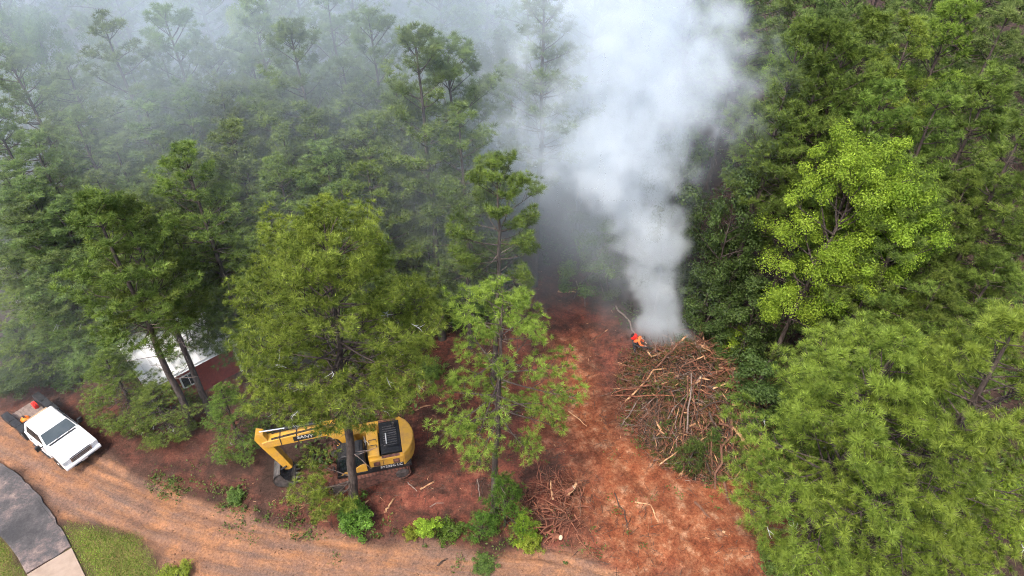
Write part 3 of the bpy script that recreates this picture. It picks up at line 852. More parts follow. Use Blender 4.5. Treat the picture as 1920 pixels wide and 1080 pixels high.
tree_top('broad2', 1310, 345, 8.5, 2.4, 'dark understorey tree in the shade just right of the smoke', 'broad_dark')
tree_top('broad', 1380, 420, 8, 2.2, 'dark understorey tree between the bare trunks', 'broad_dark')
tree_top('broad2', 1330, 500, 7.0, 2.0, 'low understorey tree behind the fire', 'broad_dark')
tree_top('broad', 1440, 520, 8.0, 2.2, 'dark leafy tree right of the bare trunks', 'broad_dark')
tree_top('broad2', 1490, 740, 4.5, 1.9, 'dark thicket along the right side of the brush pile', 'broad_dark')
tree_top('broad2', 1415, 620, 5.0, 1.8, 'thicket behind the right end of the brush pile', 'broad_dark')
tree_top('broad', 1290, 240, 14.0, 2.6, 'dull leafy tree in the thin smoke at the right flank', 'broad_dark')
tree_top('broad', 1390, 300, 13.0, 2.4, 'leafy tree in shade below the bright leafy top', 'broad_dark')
# ---- understorey seen in the gaps on the left
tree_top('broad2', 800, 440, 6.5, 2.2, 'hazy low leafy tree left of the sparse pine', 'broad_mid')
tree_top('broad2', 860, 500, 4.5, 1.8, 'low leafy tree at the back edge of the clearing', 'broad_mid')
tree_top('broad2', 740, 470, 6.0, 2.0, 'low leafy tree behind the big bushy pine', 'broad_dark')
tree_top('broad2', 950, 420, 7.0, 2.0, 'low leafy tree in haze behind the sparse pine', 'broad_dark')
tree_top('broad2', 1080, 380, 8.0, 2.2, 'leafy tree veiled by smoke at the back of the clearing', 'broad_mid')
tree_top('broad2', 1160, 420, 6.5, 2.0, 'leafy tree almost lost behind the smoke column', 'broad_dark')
# ---- ranks behind, glimpsed between the tops
brng = np.random.default_rng(5)
nback = 0
for row, yy in enumerate((50, 57, 65, 74)):
    half = yy * 0.72 + 7
    n = int(2 * half / (5.6 + row * 0.7))
    for i in range(n):
        x = -half + (i + 0.5 + brng.uniform(-0.3, 0.3)) * 2 * half / n
        y = yy + brng.uniform(-2.2, 2.2)
        h = 19.5 + brng.uniform(-1.0, 1.6)
        tree = plant(('tall1', 'tall2', 'tall4', 'tall3', 'tall2')[nback % 5], (x, y, gz(x, y)), h, 3.0 + brng.uniform(0, 0.7),
              'rearmost pine in the smoky upper left forest, glimpsed between nearer tops' if x < -9 else 'rearmost pine behind the smoke at the top centre' if x < 15 else 'rearmost shaded pine at the upper right, glimpsed between nearer tops',
              'pine_far', group='rearmost pines of the left forest' if x < -9 else 'rearmost pines behind the smoke' if x < 15 else 'rearmost pines of the right forest')
        nback += 1

# ------------------------------------------------------------------ hard-surface materials
M['white'] = dusty_paint('white_paint', (0.80, 0.80, 0.80), amount=0.08, rough=0.28)
M['black'] = mottled('black_powder_coat', (0.012, 0.012, 0.013), (0.03, 0.03, 0.032), 8, 0.45, bstr=0.05)
M['rubber'] = mottled('rubber', (0.016, 0.015, 0.015), (0.07, 0.045, 0.035), 4, 0.85, bstr=0.2)
M['glass'] = mottled('dark_glass', (0.012, 0.016, 0.018), (0.02, 0.025, 0.028), 1.5, 0.05, bstr=0, spec=0.6)
M['wglass'] = mottled('windshield_glass', (0.05, 0.065, 0.07), (0.075, 0.09, 0.095), 1.5, 0.06, bstr=0, spec=0.7)
M['chrome'] = mottled('chrome', (0.55, 0.55, 0.56), (0.7, 0.7, 0.7), 3, 0.22, 1.0, bstr=0)
M['lamp'] = mottled('headlamp_lens', (0.45, 0.46, 0.47), (0.7, 0.7, 0.7), 8, 0.12, bstr=0, spec=0.7)
M['red_lamp'] = mottled('tail_lamp', (0.35, 0.02, 0.02), (0.45, 0.03, 0.03), 8, 0.2, bstr=0)
M['yellow'] = dusty_paint('machine_yellow', (0.56, 0.30, 0.035), amount=0.95, rough=0.38)
M['mud_steel'] = mottled('muddy_steel', (0.055, 0.032, 0.026), (0.24, 0.10, 0.07), 5, 0.85, 0.0, 0.4, 0.02)
M['grey_steel'] = mottled('worn_grey_steel', (0.07, 0.065, 0.062), (0.20, 0.18, 0.17), 4, 0.5, 0.6, 0.2)
M['decal'] = mottled('white_lettering', (0.48, 0.46, 0.43), (0.66, 0.65, 0.63), 3, 0.5, bstr=0)
M['deck_wood'] = mottled('weathered_deck_boards', (0.13, 0.10, 0.085), (0.26, 0.20, 0.17), 5, 0.9, bstr=0.3)
M['plank'] = mottled('pale_timber', (0.34, 0.22, 0.13), (0.46, 0.32, 0.20), 5, 0.8, bstr=0.2)
M['orange'] = mottled('orange_plastic', (0.80, 0.16, 0.012), (0.88, 0.22, 0.02), 6, 0.45, bstr=0.1)
M['redplastic'] = mottled('red_plastic', (0.60, 0.02, 0.015), (0.70, 0.035, 0.02), 6, 0.4, bstr=0.05)

def text(name, body, size, m, parent, loc, rot, extrude=0.004):
    cu = bpy.data.curves.new(name, 'FONT')
    cu.body, cu.size, cu.extrude = body, size, extrude
    cu.align_x, cu.align_y = 'CENTER', 'CENTER'
    cu.materials.append(m)
    tmp = bpy.data.objects.new(name, cu)
    me = bpy.data.meshes.new_from_object(tmp)
    bpy.data.objects.remove(tmp); bpy.data.curves.remove(cu)
    o = link(name, me, parent, m)
    o.location = loc; o.rotation_euler = rot
    return o

# ------------------------------------------------------------------ pickup truck (x forward, y left)
def make_truck():
    fw, rw = on_ground(118, 878), on_ground(48, 820)
    h = (fw - rw); hd = math.atan2(h.y, h.x)
    mid = (fw + rw) / 2 + Vector((-math.sin(hd), math.cos(hd), 0)) * 0.93
    root = empty('pickup_truck', (mid.x, mid.y, gz(mid.x, mid.y) - 0.03), hd)
    tag(root, 'white pickup truck with a black flatbed parked on the dirt road', 'truck')
    FA, RA = 1.85, -1.85
    # lower body with the front wheel arch cut out
    arch = [(FA + 0.52 * math.cos(q), 0.50 + 0.50 * math.sin(q)) for q in [math.pi * k / 10 for k in range(11)]]
    prof = [(-0.95, 0.50)] + [(FA - 0.60, 0.50)] + arch[::-1] + [(2.62, 0.50), (2.80, 0.62), (2.84, 0.95), (2.80, 1.16), (2.66, 1.24), (2.1, 1.31), (1.42, 1.36), (1.2, 1.37), (-0.95, 1.33)]
    b = MB().prism(prof, -0.985, 0.985)
    b.build('body', M['white'], root, 0.055, seg=3)
    MB().loft([[(1.45, -0.62, 1.355), (2.68, -0.60, 1.225), (2.68, 0.60, 1.225), (1.45, 0.62, 1.355)], [(1.47, -0.52, 1.41), (2.58, -0.48, 1.285), (2.58, 0.48, 1.285), (1.47, 0.52, 1.41)]]).build('hood', M['white'], root, 0.03)
    MB().box((0.4, 0, 0.52), (4.6, 1.0, 0.22)).build('chassis', M['black'], root)
    MB().box((-2.0, 0, 0.62), (2.1, 0.9, 0.16)).build('bed_frame', M['black'], root)
    # cab
    def ring(x0, x1, w, z): return [(x0, -w, z), (x1, -w, z), (x1, w, z), (x0, w, z)]
    cab = MB().loft([ring(-0.93, 1.46, 0.95, 1.32), ring(-0.90, 1.28, 0.93, 1.42), ring(-0.82, 0.70, 0.775, 1.90), ring(-0.74, 0.58, 0.70, 1.95)])
    cab.build('cab', M['white'], root, 0.06, seg=3)
    def lerp(a, c, t): return tuple(a[i] + (c[i] - a[i]) * t for i in range(3))
    def pane(name, quad, m, out_, thick=0.012):
        n = Vector(out_).normalized()
        q = [Vector(p) + n * thick for p in quad]; q0 = [Vector(p) - n * 0.03 for p in quad]
        return MB().loft([q0, q]).build(name, m, root, 0.008)
    # glass panes, each slightly proud of the cab
    z0, z1 = 1.45, 1.865
    def cx(z): return 1.28 + (0.70 - 1.28) * (z - 1.42) / 0.48
    def cy(z): return 0.93 + (0.775 - 0.93) * (z - 1.42) / 0.48
    pane('windshield', [(cx(z0), -cy(z0) + .07, z0), (cx(z0), cy(z0) - .07, z0), (cx(z1), cy(z1) - .06, z1), (cx(z1), -cy(z1) + .06, z1)], M['wglass'], (0.48, 0, 0.58))
    for s in (-1, 1):
        pane('side_window', [(cx(z0) - .16, s * cy(z0), z0), (-0.62, s * cy(z0), z0), (-0.56, s * cy(z1), z1), (cx(z1) - .10, s * cy(z1), z1)][::s], M['glass'], (0, s * 0.48, 0.155))
        d = MB().box((0.30, s * 0.988, 0.92), (1.36, 0.03, 0.72)).build('door', M['white'], root, 0.012)
        MB().box((-0.24, s * 1.015, 1.16), (0.20, 0.035, 0.045)).build('handle', M['black'], d, 0.01)
        mr = MB().box((1.02, s * 1.20, 1.42), (0.14, 0.24, 0.34)).build('mirror', M['black'], root, 0.03)
        MB().cyl((1.02, s * 0.93, 1.36), (1.02, s * 1.12, 1.38), 0.03, 8).build('mirror_arm', M['black'], mr)
        hl = MB().prism([(2.55, 0.98), (2.845, 0.96), (2.815, 1.16), (2.52, 1.20)], s * 0.60 if s > 0 else -0.99, s * 0.99 if s > 0 else -0.60).build('headlight', M['lamp'], root, 0.02)
        MB().box((0.3, s * 0.99, 0.47), (1.7, 0.12, 0.07)).build('running_board', M['black'], root, 0.015)
        MB().box((-3.33, s * 0.86, 0.88), (0.05, 0.22, 0.12)).build('tail_light', M['red_lamp'], root, 0.01)
    pane('rear_window', [(-0.905, 0.70, 1.45), (-0.905, -0.70, 1.45), (-0.845, -0.60, 1.84), (-0.845, 0.60, 1.84)], M['glass'], (-1, 0, 0.16))
    g = MB().box((2.82, 0, 1.00), (0.08, 1.16, 0.34)).build('grille', M['black'], root, 0.02)
    for z in (0.92, 1.03, 1.14): MB().box((2.865, 0, z), (0.03, 1.10, 0.035)).build('grille_bar', M['chrome'], g, 0.008)
    for s in (-1, 1): MB().box((2.867, s * 0.56, 1.02), (0.035, 0.05, 0.28)).build('grille_bar', M['chrome'], g, 0.008)
    MB().prism([(2.74, 0.56), (2.93, 0.58), (2.96, 0.72), (2.90, 0.83), (2.74, 0.83)], -1.0, 1.0).build('front_bumper', M['white'], root, 0.03)
    MB().box((2.945, 0, 0.58), (0.05, 1.2, 0.10)).build('lower_grille', M['black'], root, 0.02)
    MB().box((2.975, 0, 0.68), (0.02, 0.32, 0.16)).build('license_plate', M['decal'], root, 0.005)
    MB().box((1.33, 0, 1.405), (0.10, 1.5, 0.03)).build('cowl', M['black'], root, 0.01)
    for s in (-0.35, 0.30): MB().tube([(1.32, s, 1.43), (1.22, s + 0.32, 1.515)], 0.012, 5).build('wiper', M['black'], root)
    # flatbed
    bed = MB().box((-2.14, 0, 0.80), (2.32, 1.30, 0.10)).build('bed_deck', M['deck_wood'], root)
    for k in range(7): MB().box((-2.14, -0.555 + k * 0.185, 0.865), (2.30, 0.165, 0.03)).build('deck_board', M['deck_wood'], bed, 0.005)
    for s in (-1, 1):
        tb = MB().prism([(-3.30, 0.78), (-2.42, 0.78), (-2.36, 0.98), (-1.34, 0.98), (-1.28, 0.55), (-0.99, 0.55), (-0.99, 1.24), (-3.30, 1.24)],
                        s * 0.70 if s > 0 else -1.10, s * 1.10 if s > 0 else -0.70).build('side_box', M['black'], root, 0.02)
        for x0, x1 in ((-3.26, -2.36), (-2.32, -1.66), (-1.62, -1.03)):
            MB().box(((x0 + x1) / 2, s * 0.90, 1.255), (x1 - x0, 0.36, 0.03)).build('box_lid', M['black'], tb, 0.01)
    MB().box((-3.30, 0, 0.74), (0.08, 2.1, 0.20)).build('rear_bumper', M['black'], root, 0.015)
    rack = MB().box((-1.02, 0, 1.10), (0.07, 1.9, 0.60)).build('headache_rack', M['black'], root, 0.012)
    MB().box((-1.42, 0, 1.05), (0.62, 1.36, 0.36)).build('cross_box', M['black'], root, 0.02)
    # wheels
    def wheel(x, y, s, name='wheel'):
        w = empty(name, (x, y, 0.40)); w.parent = root
        MB().lathe([(0.24, -0.115), (0.37, -0.125), (0.405, -0.09), (0.41, 0.0), (0.405, 0.09), (0.37, 0.125), (0.24, 0.115)], 'y', sides=28).build('tyre', M['rubber'], w)
        MB().lathe([(0.245, s * 0.05), (0.25, s * 0.10), (0.235, s * 0.11), (0.20, s * 0.06), (0.09, s * 0.07), (0.07, s * 0.13), (0.01, s * 0.13)], 'y', sides=20).build('rim', M['white'], w)
        return w
    for s in (-1, 1):
        wheel(FA, s * 0.86, s); wheel(RA, s * 0.90, s); wheel(RA, s * 0.62, s)
    return root
truck = make_truck()
def on_truck(x, y, z): return truck.matrix_basis @ Vector((x, y, z))
tm = truck.rotation_euler.z
o = empty('orange_jug', on_truck(-2.0, -0.42, 0.882), tm + 0.3); tag(o, 'round orange plastic jug with a black cap on the truck bed', 'jug')
MB().lathe([(0.02, 0.0), (0.19, 0.0), (0.235, 0.05), (0.25, 0.16), (0.235, 0.27), (0.16, 0.35), (0.07, 0.38), (0.02, 0.38)], 'z', sides=18).build('jug_body', M['orange'], o, smooth=True)
MB().lathe([(0.01, 0.38), (0.055, 0.38), (0.055, 0.44), (0.01, 0.44)], 'z', sides=12).build('cap', M['black'], o)
MB().tube([(-0.12, 0, 0.36), (-0.10, 0, 0.46), (0, 0, 0.50), (0.10, 0, 0.46), (0.12, 0, 0.36)], 0.018, 6).build('handle', M['black'], o)
o = empty('fuel_can', on_truck(-2.62, 0.45, 0.882), tm); tag(o, 'red plastic fuel can at the far side of the truck bed', 'fuel can')
MB().prism([(-0.17, 0), (0.17, 0), (0.17, 0.26), (0.08, 0.36), (-0.17, 0.36)], -0.12, 0.12).build('can_body', M['redplastic'], o, 0.03)
MB().tube([(-0.12, 0, 0.35), (-0.10, 0, 0.43), (0.04, 0, 0.43), (0.06, 0, 0.35)], 0.02, 6).build('handle', M['redplastic'], o)
MB().cyl((0.13, 0, 0.28), (0.24, 0, 0.44), 0.025, 8, 0.012).build('spout', M['black'], o)
o = MB().box((0, 0, 0), (0.30, 1.15, 0.05)).build('timber_board', M['plank'], None, 0.006)
o.matrix_world = truck.matrix_basis @ Matrix.Translation((-1.52, 0.12, 1.262)); tag(o, 'pale wide board lying across the truck bed behind the cab', 'board')

# ------------------------------------------------------------------ excavator (x forward, y left)
def make_excavator():
    hd = R(193)
    cx, cy = -7.95, 22.85
    root = empty('excavator', (cx, cy, gz(cx, cy)), hd)
    tag(root, 'yellow tracked excavator with black cab parked behind the big pine', 'excavator')
    # tracks
    for s in (-1, 1):
        t = empty('track', (0, s * 1.18, 0)); t.parent = root; t.rotation_euler.z = R(4)
        Lh, rr = 1.72, 0.42
        outline = []
        for k in range(13): q = -math.pi / 2 + math.pi * k / 12; outline.append((Lh + rr * math.cos(q), 0.46 + rr * math.sin(q)))
        for k in range(13): q = math.pi / 2 + math.pi * k / 12; outline.append((-Lh + rr * math.cos(q), 0.46 + rr * math.sin(q)))
        MB().prism([(x * 0.94, 0.46 + (z - 0.46) * 0.86) for x, z in outline], -0.26, 0.26).build('track_frame', M['mud_steel'], t)
        # shoes along the outline
        per = []
        for k in range(len(outline)):
            a, c = outline[k], outline[(k + 1) % len(outline)]
            per.append((a, c, math.dist(a, c)))
        total = sum(p[2] for p in per); nsh = 48
        shoe = MB().box((0, 0, 0), (total / nsh * 0.93, 0.60, 0.035)).box((0.03, 0, 0.03), (0.03, 0.60, 0.035)).mesh('shoe')
        for k in range(nsh):
            d = (k + 0.5) * total / nsh; i = 0
            while d > per[i][2]: d -= per[i][2]; i += 1
            a, c, l = per[i]; f = d / l
            o = link('shoe', shoe, t, M['mud_steel'])
            o.location = (a[0] + (c[0] - a[0]) * f, 0, a[1] + (c[1] - a[1]) * f)
            an = math.atan2(c[1] - a[1], c[0] - a[0])
            o.rotation_euler = (math.pi, -an, 0)
        for x, r_, nm in ((Lh, 0.34, 'idler'), (-Lh, 0.36, 'sprocket')):
            MB().lathe([(0.02, -0.28), (r_ * 0.5, -0.30), (r_, -0.27), (r_, 0.27), (r_ * 0.5, 0.31), (0.02, 0.30)], 'y', (x, 0, 0.46), 18).build(nm, M['grey_steel'], t)
        for k in range(6): MB().lathe([(0.02, -0.24), (0.10, -0.24), (0.10, 0.24), (0.02, 0.24)], 'y', (-1.3 + k * 0.52, 0, 0.17), 12).build('roller', M['mud_steel'], t)
    MB().box((0, 0, 0.60), (2.2, 1.8, 0.35)).cyl((0, 0, 0.75), (0, 0, 1.02), 0.62, 24).build('undercarriage', M['mud_steel'], root, 0.02)
    # upper structure
    MB().box((-0.35, 0, 1.12), (3.9, 2.66, 0.20)).build('platform', M['black'], root, 0.02)
    # counterweight with a rounded back
    n = 9
    def cwr(z, k): return [(-1.92 - 0.0, -1.33 * k, z)] + [(-1.98 - 0.66 * k * math.cos(math.pi * (i / (n - 1) - 0.5)) ** 0.7, -1.33 * k + 2.66 * k * i / (n - 1), z) for i in range(n)] + [(-1.92, 1.33 * k, z)]
    MB().loft([cwr(1.06, 0.97), cwr(1.2, 1.0), cwr(1.95, 1.0), cwr(2.12, 0.95)]).build('counterweight', M['yellow'], root, 0.04, seg=3)
    # engine bay
    MB().box((-1.36, 0.0, 2.02), (1.10, 2.10, 0.20)).build('engine_hood', M['black'], root, 0.03)
    gr = MB().box((-1.36, -0.05, 2.14), (0.80, 1.5, 0.03)).build('hood_grille', M['black'], root, 0.005)
    for k in range(9): MB().box((-1.36, -0.65 + k * 0.155, 2.165), (0.72, 0.05, 0.025)).build('louvre', M['grey_steel'], gr)
    MB().tube([(-1.15, 0.55, 2.24), (-1.15, -0.15, 2.24)], 0.035, 8).build('exhaust_guard', M['decal'], root)
    MB().cyl((-1.62, -0.62, 2.10), (-1.62, -0.62, 2.46), 0.06, 12).build('exhaust', M['grey_steel'], root)
    for s, lab in ((1, 'left'), (-1, 'right')):
        sp = MB().box((-1.05, s * 1.20, 1.60), (1.75, 0.26, 0.78)).build('side_panel', M['yellow'], root, 0.03)
        for x in (-0.52, -1.55): MB().box((x, s * 1.335, 1.68), (0.34, 0.02, 0.34)).build('vent', M['mud_steel'], sp, 0.005)
        MB().box((-0.86, s * 1.335, 1.60), (0.025, 0.012, 0.70)).build('panel_seam', M['black'], sp)
        MB().box((-1.28, s * 1.20, 2.005), (0.95, 0.16, 0.04)).build('service_lid', M['mud_steel'], sp, 0.008)
    MB().box((-0.42, 0.30, 1.72), (0.62, 1.72, 0.92)).build('tank_housing', M['yellow'], root, 0.03)
    for y in (0.25, 0.62): MB().tube([(-0.62, y, 2.16), (-0.62, y, 2.38), (-0.24, y, 2.38), (-0.24, y, 2.16)], 0.022, 6).build('handrail', M['black'], root)
    MB().box((0.42, -0.98, 1.62), (1.5, 0.66, 0.78)).build('tool_locker', M['yellow'], root, 0.03)
    MB().tube([(1.0, -1.25, 1.95), (1.0, -1.25, 2.5), (0.2, -1.25, 2.5), (0.0, -1.25, 1.98)], 0.02, 6).build('handrail', M['black'], root)
    text('lettering', 'SY225C LC', 0.25, M['decal'], root, (-1.25, 1.352, 1.34), (math.pi / 2, 0, math.pi))
    MB().box((-0.95, 1.338, 1.34), (1.9, 0.012, 0.27)).build('decal_band', M['black'], root)
    # cab
    cabp = [(0.02, 1.22), (1.52, 1.22), (1.58, 1.55), (1.36, 2.55), (1.18, 2.72), (0.10, 2.76), (0.02, 2.66)]
    cab = MB().prism(cabp, 0.36, 1.30).build('cab', M['black'], root, 0.05)
    MB().prism([(0.02, 1.24), (1.40, 1.24), (1.22, 1.42), (0.72, 1.52), (0.32, 1.82), (0.02, 1.88)], 1.29, 1.325).build('cab_side_panel', M['yellow'], cab, 0.01)
    MB().prism([(0.16, 1.98), (0.42, 1.90), (0.80, 1.62), (1.40, 1.50), (1.46, 1.62), (1.29, 2.50), (0.18, 2.58)], 1.298, 1.312).build('window', M['glass'], cab, 0.004)
    MB().loft([[(1.575, 0.44, 1.62), (1.575, 1.22, 1.62), (1.385, 1.22, 2.50), (1.385, 0.44, 2.50)], [(1.60, 0.44, 1.625), (1.60, 1.22, 1.625), (1.41, 1.22, 2.505), (1.41, 0.44, 2.505)]]).build('window', M['glass'], cab)
    MB().box((0.62, 0.83, 2.775), (0.80, 0.72, 0.05)).build('roof_hatch', M['black'], cab, 0.015)
    MB().tube([(1.55, 1.33, 1.3), (1.44, 1.36, 2.0), (1.36, 1.33, 2.4)], 0.018, 6).build('handrail', M['black'], cab)
    MB().box((1.62, 1.52, 2.15), (0.06, 0.20, 0.32)).build('mirror', M['black'], cab, 0.02)
    # boom, stick and bucket in the xz plane, just right of the cab
    yb = -0.12; hw = 0.27
    boom = MB().prism([(0.35, 1.55), (0.80, 1.50), (1.25, 2.75), (1.85, 3.24), (4.85, 3.10), (5.02, 3.24), (5.0, 3.50), (4.78, 3.58), (1.75, 3.94), (1.10, 3.86), (0.72, 3.20)], yb - hw, yb + hw)
    bo = boom.build('boom', M['yellow'], root, 0.02)
    text('lettering', 'SANY', 0.32, M['decal'], bo, (2.85, yb + hw + 0.012, 3.50), (math.pi / 2, R(5), math.pi))
    MB().prism([(2.30, 3.32), (3.45, 3.26), (3.45, 3.62), (2.20, 3.72)], yb + hw - 0.01, yb + hw + 0.006).build('decal_band', M['black'], bo)
    MB().prism([(2.05, 3.34), (2.19, 3.33), (2.09, 3.74), (1.95, 3.76)], yb + hw - 0.01, yb + hw + 0.008).build('decal_stripe', M['decal'], bo)
    MB().lathe([(0.02, -0.02), (0.09, -0.02), (0.09, 0.03), (0.02, 0.03)], 'y', (1.25, yb + hw, 3.45), 12).build('pivot_pin', M['black'], bo)
    for x in (4.05, 3.2): MB().prism([(x, 3.16 + (4.05 - x) * 0.06), (x + 0.05, 3.16 + (4.05 - x) * 0.06), (x + 0.05, 3.68 + (4.05 - x) * 0.17), (x, 3.68 + (4.05 - x) * 0.17)], yb - hw - 0.012, yb + hw + 0.012).build('hose_clamp', M['black'], bo)
    for s in (-1, 1):
        cyl = MB().cyl((0.95, yb + s * 0.42, 1.45), (1.30, yb + s * 0.42, 2.55), 0.085, 12).build('boom_cylinder', M['yellow'], root)
        MB().cyl((1.30, yb + s * 0.42, 2.55), (1.48, yb + s * 0.42, 3.12), 0.05, 12).build('rod', M['chrome'], cyl)
        for z in (0.0, 0.07): MB().tube([(0.85, yb + s * (0.16 + z), 3.60), (1.40, yb + s * (0.16 + z), 3.97), (1.8, yb + s * (0.16 + z), 3.97), (4.5, yb + s * (0.16 + z), 3.67)], 0.022, 6).build('hydraulic_line', M['black'], bo)
    cyl = MB().cyl((1.95, yb, 4.07), (3.75, yb, 4.11), 0.085, 12).build('stick_cylinder', M['black'], root)
    MB().cyl((3.75, yb, 4.11), (5.15, yb, 4.15), 0.05, 12).build('rod', M['chrome'], cyl)
    stick = MB().prism([(5.14, 4.26), (4.82, 4.10), (4.62, 3.36), (3.94, 1.12), (4.14, 0.98), (4.34, 1.02), (5.07, 3.05), (5.30, 3.8)], yb - 0.21, yb + 0.21).build('stick', M['yellow'], root, 0.02)
    cyl = MB().cyl((5.20, yb, 3.40), (4.77, yb, 1.95), 0.075, 12).build('bucket_cylinder', M['black'], root)
    MB().cyl((4.77, yb, 1.95), (4.52, yb, 1.20), 0.045, 12).build('rod', M['chrome'], cyl)
    MB().tube([(4.22, yb + 0.25, 1.35), (4.54, yb + 0.25, 1.15), (4.47, yb + 0.25, 0.78)], 0.05, 6).tube([(4.22, yb - 0.25, 1.35), (4.54, yb - 0.25, 1.15), (4.47, yb - 0.25, 0.78)], 0.05, 6).build('bucket_link', M['black'], root)
    # bucket: curved shell, cheeks and teeth
    arc = [(4.42 + 0.62 * math.cos(q), 0.62 + 0.60 * math.sin(q)) for q in [R(75) - R(215) * k / 12 for k in range(13)]]
    inn = [(4.42 + 0.55 * math.cos(q), 0.62 + 0.53 * math.sin(q)) for q in [R(75) - R(215) * k / 12 for k in range(13)]]
    bk = MB()
    sh = arc + inn[::-1]
    for i in range(12):
        qd = [arc[i], arc[i + 1], inn[i + 1], inn[i]]
        bk.prism(qd, yb - 0.62, yb + 0.62)
    bucket = bk.build('bucket', M['grey_steel'], root)
    for s in (-1, 1): MB().prism([(4.42, 0.66)] + arc, yb + s * 0.60 - 0.02, yb + s * 0.60 + 0.02).build('bucket_cheek', M['grey_steel'], bucket)
    for k in range(5): MB().loft([[(3.96, yb - 0.56 + k * 0.27 - 0.06, 0.18), (3.96, yb - 0.56 + k * 0.27 + 0.06, 0.18), (3.96, yb - 0.56 + k * 0.27 + 0.06, 0.28), (3.96, yb - 0.56 + k * 0.27 - 0.06, 0.28)],
                                  [(3.72, yb - 0.56 + k * 0.27 - 0.03, 0.20), (3.72, yb - 0.56 + k * 0.27 + 0.03, 0.20), (3.72, yb - 0.56 + k * 0.27 + 0.03, 0.23), (3.72, yb - 0.56 + k * 0.27 - 0.03, 0.23)]]).build('tooth', M['grey_steel'], bucket)
    return root
make_excavator()

# ------------------------------------------------------------------ shed with a white metal roof
M['roof'] = mottled('white_metal_roof', (0.74, 0.75, 0.76), (0.84, 0.84, 0.84), 2.0, 0.4, bstr=0.05)
M['redwall'] = mottled('red_board_wall', (0.22, 0.028, 0.022), (0.32, 0.05, 0.035), 3, 0.7, bstr=0.2)
M['trim'] = mottled('white_trim', (0.70, 0.70, 0.69), (0.80, 0.80, 0.79), 3, 0.6, bstr=0.05)
def make_shed():
    a = on_ground(302, 777)                      # near left corner
    b = gp(433, 640, 2.6)                        # eave at the right end
    d = Vector((b.x - a.x, b.y - a.y, 0)); Ln = d.length; hd = math.atan2(d.y, d.x)
    root = empty('shed', (a.x, a.y, gz(a.x, a.y)), hd)
    tag(root, 'small red shed with a white metal roof half hidden by pines', 'shed')
    W, hz, rz_ = 5.4, 2.55, 3.75
    wall = MB().box((Ln / 2, W / 2, hz / 2 - 0.1), (Ln - 0.06, W - 0.06, hz + 0.2)).build('wall', M['redwall'], root)
    nb = int(Ln / 0.24)
    bd = MB().box((0, 0, 0), (0.03, 0.03, hz)).mesh('batten')
    for k in range(1, nb):
        o = link('batten', bd, wall, M['redwall']); o.location = (k * Ln / nb, 0.018, hz / 2)
    MB().prism([(0.03, hz), (W - 0.03, hz), (W / 2, rz_ - 0.06)], 0.03, Ln - 0.03)  # attic volume lies inside the roof panels
    g = MB()
    for x in (0.03, Ln - 0.10): g.add([(x, 0.05, hz), (x, W - 0.05, hz), (x, W / 2, rz_ - 0.08), (x + 0.07, 0.05, hz), (x + 0.07, W - 0.05, hz), (x + 0.07, W / 2, rz_ - 0.08)], [(0, 1, 2), (5, 4, 3), (0, 3, 4, 1), (1, 4, 5, 2), (2, 5, 3, 0)])
    g.build('gable', M['redwall'], root)
    roof = empty('roof'); roof.parent = root
    sl = math.atan2(rz_ - hz, W / 2); RL = math.hypot(W / 2, rz_ - hz) + 0.38
    npan = int((Ln + 0.6) / 0.45)
    pw = (Ln + 0.5) / npan
    pan = MB().box((0, 0, 0), (pw - 0.012, RL, 0.03)).box((-pw / 2 + 0.03, 0, 0.035), (0.035, RL, 0.045)).mesh('roof_panel')
    for s in (-1, 1):
        for k in range(npan):
            o = link('roof_panel', pan, roof, M['roof'])
            yc = W / 2 + s * (math.cos(sl) * RL / 2); zc = rz_ - math.sin(sl) * RL / 2 + 0.03
            o.location = (-0.15 + (k + 0.5) * pw, yc, zc); o.rotation_euler = (-s * sl, 0, 0)
    MB().box((Ln / 2 + 0.1, W / 2, rz_ + 0.06), (Ln + 0.5, 0.30, 0.03)).build('ridge_cap', M['roof'], roof)
    for x, y in ((0, 0), (Ln, 0), (0, W), (Ln, W)):
        MB().box((x, y, hz / 2), (0.13, 0.13, hz)).build('corner_trim', M['trim'], root)
    MB().box((Ln / 2, -0.28, hz - 0.02), (Ln + 0.5, 0.05, 0.14)).build('fascia', M['trim'], root)
    w = empty('window', (Ln * 0.42, -0.02, 1.45)); w.parent = root
    MB().box((0, 0.0, 0), (0.86, 0.03, 0.86)).build('pane', M['glass'], w)
    for x, z, sx, sz in ((-0.45, 0, 0.09, 1.0), (0.45, 0, 0.09, 1.0), (0, 0.46, 0.81, 0.09), (0, -0.46, 0.81, 0.09), (0, 0, 0.03, 0.82)): MB().box((x, -0.02, z), (sx, 0.04, sz)).build('frame', M['trim'], w)
    dr = MB().box((Ln * 0.16, -0.01, 1.02), (0.9, 0.05, 2.04)).build('door', M['redwall'], root)
    MB().box((Ln * 0.16 + 0.36, -0.06, 1.02), (0.04, 0.05, 0.12)).build('handle', M['black'], dr)
make_shed()
p0, p1 = on_ground(248, 806), on_ground(312, 784)
d = p1 - p0
o = MB().box((0, 0, 0), (d.length, 0.26, 0.16)).build('timber_beam', M['plank'], None, 0.01)
o.location = (p0 + p1) / 2 + Vector((0, 0, 0.08)); o.rotation_euler.z = math.atan2(d.y, d.x); tag(o, 'long squared timber lying on the ground before the shed', 'timber')

